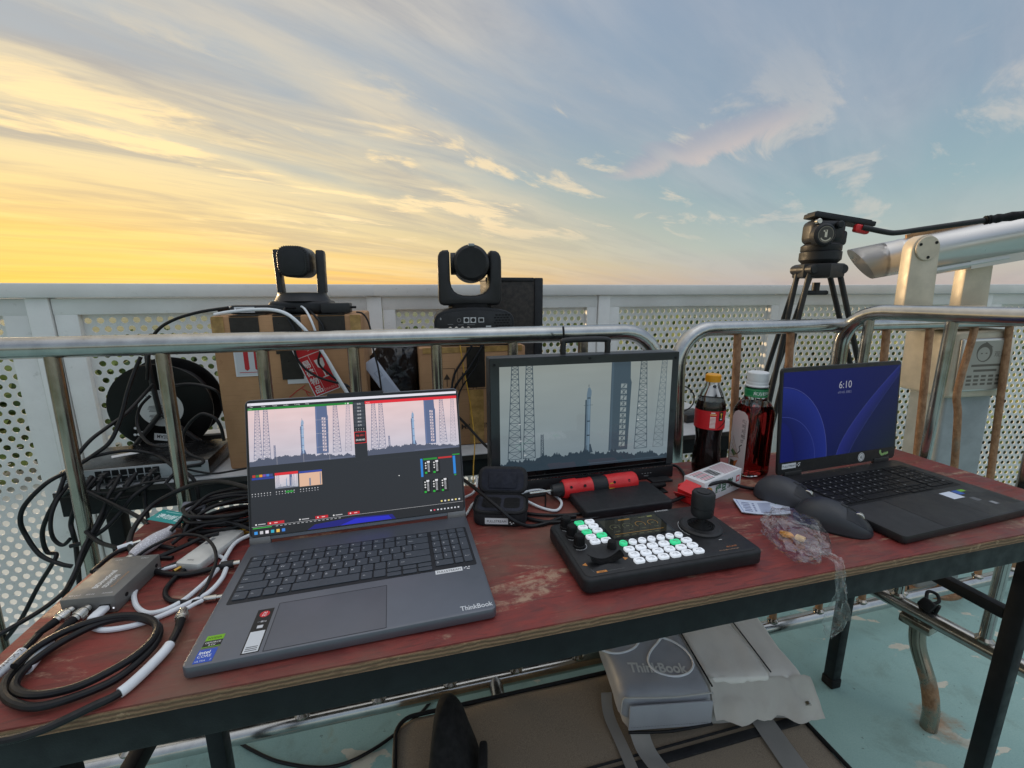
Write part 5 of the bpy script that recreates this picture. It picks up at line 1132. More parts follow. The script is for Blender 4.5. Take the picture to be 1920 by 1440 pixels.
def mouse(label, loc, rz, m):
    r = thing('computer_mouse', label, 'mouse', loc, rz, 'wireless mice beside the black laptop')
    L_, W_, H_ = .120, .080, .046
    hw = lambda u: (.5*W_)*(max(0, 1-abs(2*u-1)**3.0))**.5*(1.0 - .16*u); hh = lambda u: H_*(max(0, 1-abs(2*u-1.0)**2.6))**.5*(1.0-.42*u+.18*sin(pi*u))
    def f(i, j):
        u = .004+.992*i; t = pi*j; side = cos(t); w = hw(u)
        y = w*side*(1 + (.16*sin(pi*u) if side > 0 else 0)) ; z = hh(u)*max(0, sin(t))**.62
        if side > 0: z *= 1-.22*side*side
        return Vector((L_*(u-.5), y, .002+z))
    b = B(); b.grid(f, 40, 28); b.build('shell', m, r, angle=70)
    base = B(); n = 40; base.prism([(L_*(k/n-.5)*.99, hw(.004+.992*k/n)*1.1) for k in range(1, n)] + [(L_*(k/n-.5)*.99, -hw(.004+.992*k/n)) for k in range(n-1, 0, -1)], 0, .0045, .001); base.build('sole', RUBBER, r)
    zt = lambda u: .002+hh(u)
    for j0, j1 in ((.20, .485), (.515, .80)):
        pl = B(); pl.grid(lambda i, j: f(.655+.325*i+.02*abs(2*(j0+(j1-j0)*j)-1), j0+(j1-j0)*j)+Vector((0, 0, .0009)), 12, 8, thick=-.0008); pl.build('button_plate', plate, r, angle=60)
    sp = B(); sp.tube([(L_*(u-.5), 0, zt(u)-.0003) for u in (.70, .76, .82, .88, .94, .975)], .0011, 6, res=3); sp.build('button_split', RUBBER, r)
    u = .80; wc = Vector((L_*(u-.5), 0, zt(u)-.004)); wl = B(); wl.cyl(wc+Vector((0, -.0042, 0)), wc+Vector((0, .0042, 0)), .0085, seg=26, bev=.0012); wl.build('scroll_wheel', NICKEL, r)
    B().box((L_*(.62-.5), 0, zt(.62)+.0002), (.010, .006, .0018), .0008, rot=(0, .28, 0)).build('mode_button', BLACK_PL, r)
    B().box((L_*(.5-.5), hw(.5)*1.02, .024), (.022, .004, .006), .0015, rot=(.5, 0, 0)).build('thumb_button', BLACK_PL, r)
plate = flat('graphite_button_plate', C(66, 68, 74), .35, 0, .05, 20)
MGREY = flat('graphite_soft_touch', C(58, 60, 66), .5, 0, .06, 20, .1, 2000)
mouse('dark grey mouse touching the front edge of the black laptop', (.558, .823, .7503), radians(-50), MGREY)
mouse('dark grey mouse lying nearest the front beside the snack bag', (.582, .727, .7503), radians(-38), flat('dark_graphite_soft_touch', C(48, 51, 57), .45, 0, .06, 20, .1, 2000))

P = Print(); A_ = [(.439, .767), (.528, .760), (.558, .815), (.449, .822)]
def card_xy(s, t): a, b, c, d = [Vector((*p, 0)) for p in A_]; return (a*(1-s)+b*s)*(1-t) + (d*(1-s)+c*s)*t
k_ = C(96, 108, 150)
[P.rect(k/12, 0, (k+1)/12, 1, C(206, 216, 236)) for k in range(12)]
for k in range(9): P.rect(.42, .10+.085*k, .42+.30*(.8+.2*hsh(k, 2)), .13+.085*k, k_, 1)
for k in range(6): P.rect(.10+.02*(k % 2), .14+.12*k, .26, .19+.12*k, k_, 1)
for k in range(5): P.rect(.31, .18+.13*k, .35, .25+.13*k, k_, 1)
P.rect(.74, .74, .94, .80, C(40, 140, 96), 1); P.rect(.04, .06, .06, .94, C(150, 170, 210), 1)
_cd = B(); _cd.grid(lambda i, j: card_xy(i, j) + Vector((0, 0, .7512+.0035*abs(2*i-1)**2)), 12, 4, thick=.0004)
_co = _cd.build('paper_card', PAPER); tag(_co, 'small pale blue printed card lying left of the grey mice', 'card')
P.build('card_print', INK, _co, warp=lambda x, y, z: tuple(card_xy(x, y) + Vector((0, 0, .7526+.0035*abs(2*x-1)**2+z))))

def snack_bag():
    s = NT('crinkled_clear_film'); s.t.nodes.remove(s.b); out = [n for n in s.t.nodes if n.type == 'OUTPUT_MATERIAL'][0]
    tr, gl, df, m1, m2 = s.n('ShaderNodeBsdfTransparent'), s.n('ShaderNodeBsdfGlossy'), s.n('ShaderNodeBsdfDiffuse'), s.n('ShaderNodeMixShader'), s.n('ShaderNodeMixShader')
    gl.inputs['Roughness'].default_value = .04; df.inputs['Color'].default_value = (.78, .78, .8, 1); tr.inputs['Color'].default_value = (.97, .97, .97, 1)
    v = s.co(); lw = s.n('ShaderNodeLayerWeight'); lw.inputs[0].default_value = .35
    bp = s.n('ShaderNodeBump'); bp.inputs['Strength'].default_value = .35; bp.inputs['Distance'].default_value = .003; s.L.new(s.vor(v, 90, 'Distance'), bp.inputs['Height'])
    for n in (gl, lw): s.L.new(bp.outputs[0], n.inputs['Normal'])
    s.put(s.ma('ADD', s.ma('MULTIPLY', s.ma('POWER', lw.outputs['Facing'], 1.8), .75), .075), m1.inputs[0]); s.L.new(tr.outputs[0], m1.inputs[1]); s.L.new(gl.outputs[0], m1.inputs[2])
    s.put(.015, m2.inputs[0]); s.L.new(m1.outputs[0], m2.inputs[1]); s.L.new(df.outputs[0], m2.inputs[2]); s.L.new(m2.outputs[0], out.inputs[0])
    r = thing('snack_bag', 'torn clear plastic bag with biscuit crumbs hanging over the table edge', 'plastic bag', (.480, .672, .7503), radians(-24))
    b = bmesh.new(); bmesh.ops.create_icosphere(b, subdivisions=4, radius=1.)
    for q in b.verts:
        p = q.co.copy(); k = 1 + .06*abs(mnoise.noise(p*9+Vector((7, 0, 1)))) + .22*mnoise.noise(p*2.6) + .16*abs(mnoise.noise(p*5.5+Vector((1, 5, 2)))) + .07*mnoise.noise(p*13)
        taper = 1-.28*max(0, -p.y)
        q.co = Vector((p.x*.045*k*taper, p.y*.078*k, max(.0008, .015+p.z*.022*k)))
    t = B(); t._merge(b); t.build('bag_body', s.m, r, angle=24)
    # twisted neck and the tail that hangs over the front edge
    ci, si = cos(radians(24)), sin(radians(24)); c = [Vector(((x-.480)*ci-(y-.672)*si, (x-.480)*si+(y-.672)*ci, z-.7503)) for x, y, z in ((.478, .640, .764), (.490, .622, .758), (.500, .607, .757), (.500, .5965, .753), (.501, .5920, .735), (.503, .5910, .708), (.500, .5900, .682), (.496, .5895, .660), (.493, .590, .644))]
    P_ = catmull(c, 8); wd = [.014, .009, .007, .006, .006, .008, .014, .013, .003]
    def tail(i, j):
        x = i*(len(P_)-1); k = min(int(x), len(P_)-1); p = P_[k]; a = i*(len(wd)-1); q = int(min(a, len(wd)-2)); w = wd[q]+(wd[q+1]-wd[q])*(a-q)
        th = 2*pi*j; n = 1+.5*mnoise.noise(Vector((i*11, cos(th)*1.8, sin(th)*1.8)))+.3*mnoise.noise(Vector((i*27, cos(th)*4, sin(th)*4))); hang = max(0., min(1., (i-.35)*4))
        off = Vector((w*n*cos(th), (-.006*hang)*(1+sin(th))*n*1.2, (1-hang)*.005*(1+sin(th))*n)); return p+off+Vector((0, 0, .0))
    B().grid(tail, 52, 16).build('bag_tail', s.m, r, angle=24)
    bis = flat('biscuit', C(222, 184, 128), .8, 0, .25, 120, .6, 300)
    for k, (x, y, a) in enumerate(((-.010, .014, .3), (.008, .004, 1.2))):
        q = B(); q.box((0, 0, 0), (.020-.003*(k % 2), .015, .007), .0028, 2); q.build('biscuit_piece', bis if k != 0 else flat('orange_biscuit', C(222, 150, 52), .7, 0, .2, 120), r, (x, y, .0045+.003*(k % 2)), (.1*k, .15, a))
snack_bag()

# ------------------------------------------------------------------ video converters, connectors and tags at the left end
def bnc(parent, p, d, boot=True):
    d = Vector(d).normalized(); p = Vector(p); M = Matrix.Translation(p) @ d.to_track_quat('Z', 'Y').to_matrix().to_4x4() @ Matrix.Diagonal((.95, .95, .714, 1)); b = B()
    b.lathe([(.0045, 0), (.0062, .0005), (.0062, .006), (.0052, .0065), (.0052, .009), (.0072, .0095), (.0074, .012), (.0074, .021), (.0070, .0225), (.0058, .023), (.0058, .027), (0, .027)], 26, M)
    for k in range(18): a = 2*pi*k/18; b.box((.0074*cos(a), .0074*sin(a), .016), (.0009, .0012, .009), 0, M=M, rot=(0, 0, a))
    o = b.build('bnc_plug', NICKEL, parent)
    if boot: B().lathe([(.0052, .026), (.0052, .036), (.0042, .048), (.0036, .056), (0, .056)], 14, M).build('cable_boot', RUBBER, o)
def sdi_box():
    r = thing('video_converter', 'grey metal video converter box with two silver plugs in front', 'converter', (-.592, .500, .7503), radians(9))
    w, d, h = .064, .096, .026
    B().bb(0, w, 0, d, .001, h, .0012).build('housing', GREY_BOX, r)
    P = Print(); t_ = C(214, 216, 216); P.text('Micro Converter', .024, .050, .0100, t_, 0, rot=pi/2*0, sx=.6, bold=.02)
    P = Print(); P.text('BiDirectional', .030, .020, .0095, t_, 0, rot=pi/2, sx=.8, bold=.03); P.text('SDI/HDMI', .041, .020, .0085, t_, 0, rot=pi/2, sx=.8, bold=.03); P.text('Micro Converter', .049, .020, .0050, C(190, 140, 90), 0, rot=pi/2)
    P.text('SDI OUT', .006, .006, .0036, t_); P.text('SDI IN', .026, .006, .0036, t_); P.text('POWER', .045, .006, .0036, t_); P.text('HDMI', .010, .086, .0036, t_); P.text('INPUT', .044, .086, .0036, t_)
    P.build('top_print', INK, r, Matrix.Translation((0, 0, h+.0002)))
    for y in (.02, .085): B().cyl((w, y, .013), (w+.0006, y, .013), .0028, seg=12).build('screw', RUBBER, r)
    B().bb(.045, .057, -.0008, .0004, .006, .014).build('usb_port', BLACK_GLOSS, r)
    Print().disc(0, 0, .0012, C(235, 240, 250), 0, 10).build('status_lamp', GLOW, r, upright(.0605, -.0006, .008))
    bnc(r, (.013, -.0005, .012), (-.30, -1, -.10)); bnc(r, (.032, -.0005, .012), (-.22, -1, -.10))
    q = B(); q.box((.051, -.012, .010), (.0125, .024, .0075), .0028, 3); q.build('usb_plug', CABLE_W, r)
sdi_box()
_r = thing('capture_dongle', 'silver capture dongle with tiny gold aerial on the left of the laptop', 'adapter', (-.512, .597, .7503), radians(-6))
B().prism(rrect(-.006, .036, 0, .100, .006), .001, .0150, .0022, 2).build('dongle_body', SILVER_BOX, _r)
B().cyl((.004, 0, .008), (.002, -.010, .008), .0028, seg=12).build('antenna_jack', flat('gold_plate', C(206, 164, 84), .3, 1., .1), _r)
P = Print(); P.rect(.0, .052, .006, .070, C(120, 122, 124)); P.text('HDMI', .008, .008, .0042, C(90, 92, 94)); P.build('dongle_print', INK, _r, Matrix.Translation((0, 0, .0153)))
_r = thing('dongle_shell', 'grey flat adapter propped on the cables by the second barrier bar', 'adapter', (-.592, .728, .752), radians(18)); _r.rotation_euler = (radians(38), radians(8), radians(18))
B().prism(rrect(-.018, .020, -.004, .044, .004), 0, .011, .0015, 2).build('adapter_body', flat('grey_adapter_shell', C(120, 120, 128), .45, .3, .06), _r)
_t = thing('cable_tag', 'bright teal paper tag on a cable at the back left of the table', 'tag', (-.640, .705, .779), radians(-8)); _t.rotation_euler = (radians(6), radians(4), radians(-10))
B().box((.026, .014, 0), (.060, .031, .0007), .0002).build('tag_card', flat('teal_card', C(34, 150, 146), .5, 0, .06), _t); B().box((.062, .012, .0015), (.016, .016, .0006), 0, rot=(0, -.2, .2)).build('tag_neck', flat('teal_card_end', C(34, 150, 132), .5, 0, .06), _t)
P = Print(); P.text('请勿拆', .004, .008, .0125, C(220, 240, 238), 0, bold=.03); P.rect(.043, .005, .054, .021, C(214, 236, 236)); P.text('慎', .044, .007, .011, C(34, 130, 130), 1); P.rect(.008, .024, .044, .0255, C(160, 214, 210)); P.build('tag_print', INK, _t, Matrix.Translation((0, 0, .0005)))
def sleeve():
    s = NT('white_foam_net'); v = s.co(); s.i('Base Color', s.mx(s.ss(s.vor(v, 420, 'Distance'), .2, .45), C(236, 234, 238), C(196, 192, 196))); s.i('Roughness', .6)
    r = thing('wrapped_plug', 'cable plug wrapped in white net foam behind the grey converter', 'plug', (-.606, .625, .7503), 0)
    b = B(); b.tube([(0, 0, .009), (.006, .020, .013), (.013, .044, .017), (.019, .062, .020)], lambda t: .0075+.005*sin(pi*min(1, t*1.15))*.9, 18, res=8); b.build('foam_net', s.m, r)
    B().tube([(-.004, -.012, .007), (.0, .0, .008)], .0055, 12, smooth=False).build('plug_tip', NICKEL, r)
sleeve()

# ------------------------------------------------------------------ luggage under the table
def soft(sx, sy, sz, rad, cuts=18, amp=.0, fr=9., seed=0):
    b = bmesh.new(); bmesh.ops.create_cube(b, size=2.); bmesh.ops.subdivide_edges(b, edges=list(b.edges), cuts=cuts, use_grid_fill=True)
    for q in b.verts:
        p = Vector((q.co.x*sx/2, q.co.y*sy/2, q.co.z*sz/2)); inn = Vector((max(-sx/2+rad, min(sx/2-rad, p.x)), max(-sy/2+rad, min(sy/2-rad, p.y)), max(-sz/2+rad, min(sz/2-rad, p.z))))
        d = p-inn; d = d.normalized() if d.length > 1e-7 else Vector((0, 0, 0)); n = mnoise.noise(p*fr+Vector((seed, 0, 0)))*amp + mnoise.noise(p*fr*2.7+Vector((seed, 3, 0)))*amp*.5
        q.co = inn + d*(rad+n)
    return b
def luggage():
    s = NT('brown_melange_fabric'); v = s.co(); n = s.noise(v, 900, 3, .8); s.i('Base Color', s.mx(s.ss(n, .35, .65), C(108, 97, 84), C(150, 137, 120))); s.i('Roughness', .9); s.bump(n, .5, .0008)
    r = thing('fabric_case', 'large brown fabric case with black piping under the table', 'case', Vector((-.27, .80, 0)) - Vector((-UY, UX, 0))*.43, TA)
    w, d, h = .89, .43, .25
    t = B(); t._merge(soft(w, d, h, .035, 16, .003, 5)); t.build('case_body', s.m, r, (w/2, d/2, h/2), angle=60)
    pip = B()
    for z in (h-.006, .02): pip.tube([(x, y, z) for x, y in rrect(.008, w-.008, .008, d-.008, .04, 7)], .0045, 8, smooth=False, closed=True)
    pip.build('piping', RUBBER, r)
    z_ = B(); z_.bb(.03, w-.03, .190, .208, h-.001, h+.004, .0015); z_.build('zip_band', BLACK_MATTE, r); z_ = B(); z_.bb(.03, w-.03, .217, .221, h-.001, h+.003, .001); z_.build('zip_seam', BLACK_MATTE, r)
    p = thing('black_pouch', 'black tapered cloth pouch standing on the brown fabric case', 'pouch', (-.108, .650, .251), .05)
    blk = flat('black_cloth', C(22, 21, 22), .9, 0, .3, 40, .5, 500)
    def f(i, j):
        a = 2*pi*i; z = j; q_ = sqrt(max(0., 1-z**9)); w_ = .052*(1-.62*z**1.3)*q_; d_ = .075*(1-.55*z)*q_; k = 1+.05*mnoise.noise(Vector((cos(a)*2, sin(a)*2, z*3)))
        return Vector((w_*k*math.copysign(abs(cos(a))**.6, cos(a))-.022*z, d_*k*math.copysign(abs(sin(a))**.6, sin(a))+.075*z, .125*z))
    b = B(); b.grid(f, 40, 40); b.build('pouch_body', blk, p, angle=60)
    B().box((.052, .01, .055), (.016, .05, .03), .005).build('side_clip', blk, p)
luggage()
def backpack():
    def cloth(nm, col, rough=.55):
        s = NT(nm); v = s.co(); n = s.noise(v, 7, 6, .6, .4); w = s.noise(v, 1400, 2); s.i('Base Color', s.mx(s.ss(n, .3, .7), tuple(c*.86 for c in col[:3])+(1,), col)); s.i('Roughness', rough); s.i('Sheen Weight', .2); s.bump(s.ma('ADD', s.ma('MULTIPLY', n, 5.), w), .25, .002); return s.m
    dk, lt, md = cloth('dark_grey_coated_cloth', C(158, 161, 168), .40), cloth('silver_grey_coated_cloth', C(236, 232, 224), .40), cloth('mid_grey_cloth', C(180, 179, 176))
    r = thing('backpack', 'grey laptop backpack lying on the brown case under the table', 'backpack', (.225, .735, .252), radians(4))
    t = B(); t._merge(soft(.400, .42, .066, .024, 20, .004, 9, 1)); t.build('main_body', md, r, (.212, .225, .033), angle=60)
    t = B(); t._merge(soft(.200, .38, .066, .022, 22, .005, 11, 4)); pk = t.build('front_pocket', dk, r, (.097, .198, .0740), (0, radians(1), 0), angle=60)
    t = B(); t._merge(soft(.150, .40, .060, .014, 22, .005, 12, 7)); t.build('side_panel', lt, r, (.270, .240, .0720), (0, radians(2), 0), angle=60)
    t = B(); t._merge(soft(.088, .40, .056, .012, 18, .004, 12, 9)); t.build('edge_panel', lt, r, (.388, .245, .0610), (0, radians(7), radians(-3)), angle=60)
    fl = B(); fl.grid(lambda i, j: Vector((.200+.236*i, .046-.052*j+.006*sin(i*11+2*j)*j+.004*sin(i*23)*j, .1035-.020*i-.064*j*(1-.2*i)+.010*mnoise.noise(Vector((i*6, j*2, 1)))+.006*mnoise.noise(Vector((i*15, j*4, 3))))), 30, 10, thick=.004); f_ = fl.build('flap', lt, r, angle=60)
    B().cyl((.408, .0145, .052), (.408, .0085, .0500), .0065, seg=20).build('snap_button', NICKEL, f_)
    B().box((.100, -.001, .062), (.176, .004, .060), .002).build('pocket_front', dk, r)
    sm_ = B(); sm_.tube([(.0, .012, .060), (.004, .014, .094), (.02, .006, .103), (.10, .001, .1045), (.18, .006, .103), (.195, .014, .094)], .0016, 6, res=6); sm_.build('piping', md, r)
    sm_ = B(); sm_.tube([(.196, .02, .104), (.1955, .12, .1055), (.195, .22, .1055), (.194, .36, .104)], .0018, 6); sm_.tube([(.346, .05, .0985), (.345, .16, .1005), (.344, .30, .1000), (.343, .42, .0985)], .0015, 6); sm_.build('seam', RUBBER, r)
    st_ = Print(); [st_.rect(.016+.0062*k, .040, .0202+.0062*k, .0408, C(86, 88, 94)) for k in range(27)]; st_.build('stitching', INK, r, upright(0, -.0033, 0))['kind'] = 'stuff'
    zz = B(); zz.tube([(.012, -.004, .030), (.1, -.006, .028), (.19, -.003, .036)], .0028, 6); zz.build('zip', RUBBER, r)
    P = Print(); P.text('ThinkBook', .028, .066, .035, C(206, 208, 206), 0, sx=.80, bold=.03); P.build('maker_lettering', INK, r, Matrix.Translation((0, 0, .1085)) @ Matrix.Rotation(radians(-5), 4, 'Z'), warp=None)
    def strap(pts, w, nm):
        q = catmull([Vector(p) for p in pts], 8); b = B(); b.grid(lambda i, j: q[min(int(round(i*(len(q)-1))), len(q)-1)] + Vector((w*(j-.5), 0, .0)), len(q)-1, 2, thick=.003); b.build(nm, md, r, angle=60)
    strap([(.035, -.002, .028), (.045, -.03, .006), (.075, -.10, .004), (.10, -.20, .004)], .040, 'shoulder_strap'); strap([(-.008, .09, .03), (-.012, .05, .012), (.0, -.02, .004), (.02, -.20, .004)], .024, 'shoulder_strap')
    strap([(.315, .06, .012), (.318, .02, .006), (.325, -.08, .002), (.33, -.2, .002)], .050, 'shoulder_strap')
    B().tube([(.374, .018, .034), (.380, .010, .024), (.388, .012, .016), (.386, .020, .024), (.378, .024, .034)], .0022, 8).build('pull_loop', RUBBER, r)
backpack()
_s = thing('strap_buckle', 'black strap buckle hooked on the low rail of the crosswise barrier', 'buckle', (1.112, 1.024, .3445), .4)
B().box((0, 0, 0), (.045, .03, .03), .006, rot=(.4, .5, .2)).build('buckle_body', RUBBER, _s); B().tube([(.010, .008, .006), (.032, .016, .020), (.044, .002, .018), (.030, -.010, .008), (.008, -.004, .004)], .004, 8).build('buckle_loop', RUBBER, _s); B().box((.010, -.014, -.022), (.030, .008, .056), .003, rot=(.2, .3, .3)).build('strap_end', RUBBER, _s)

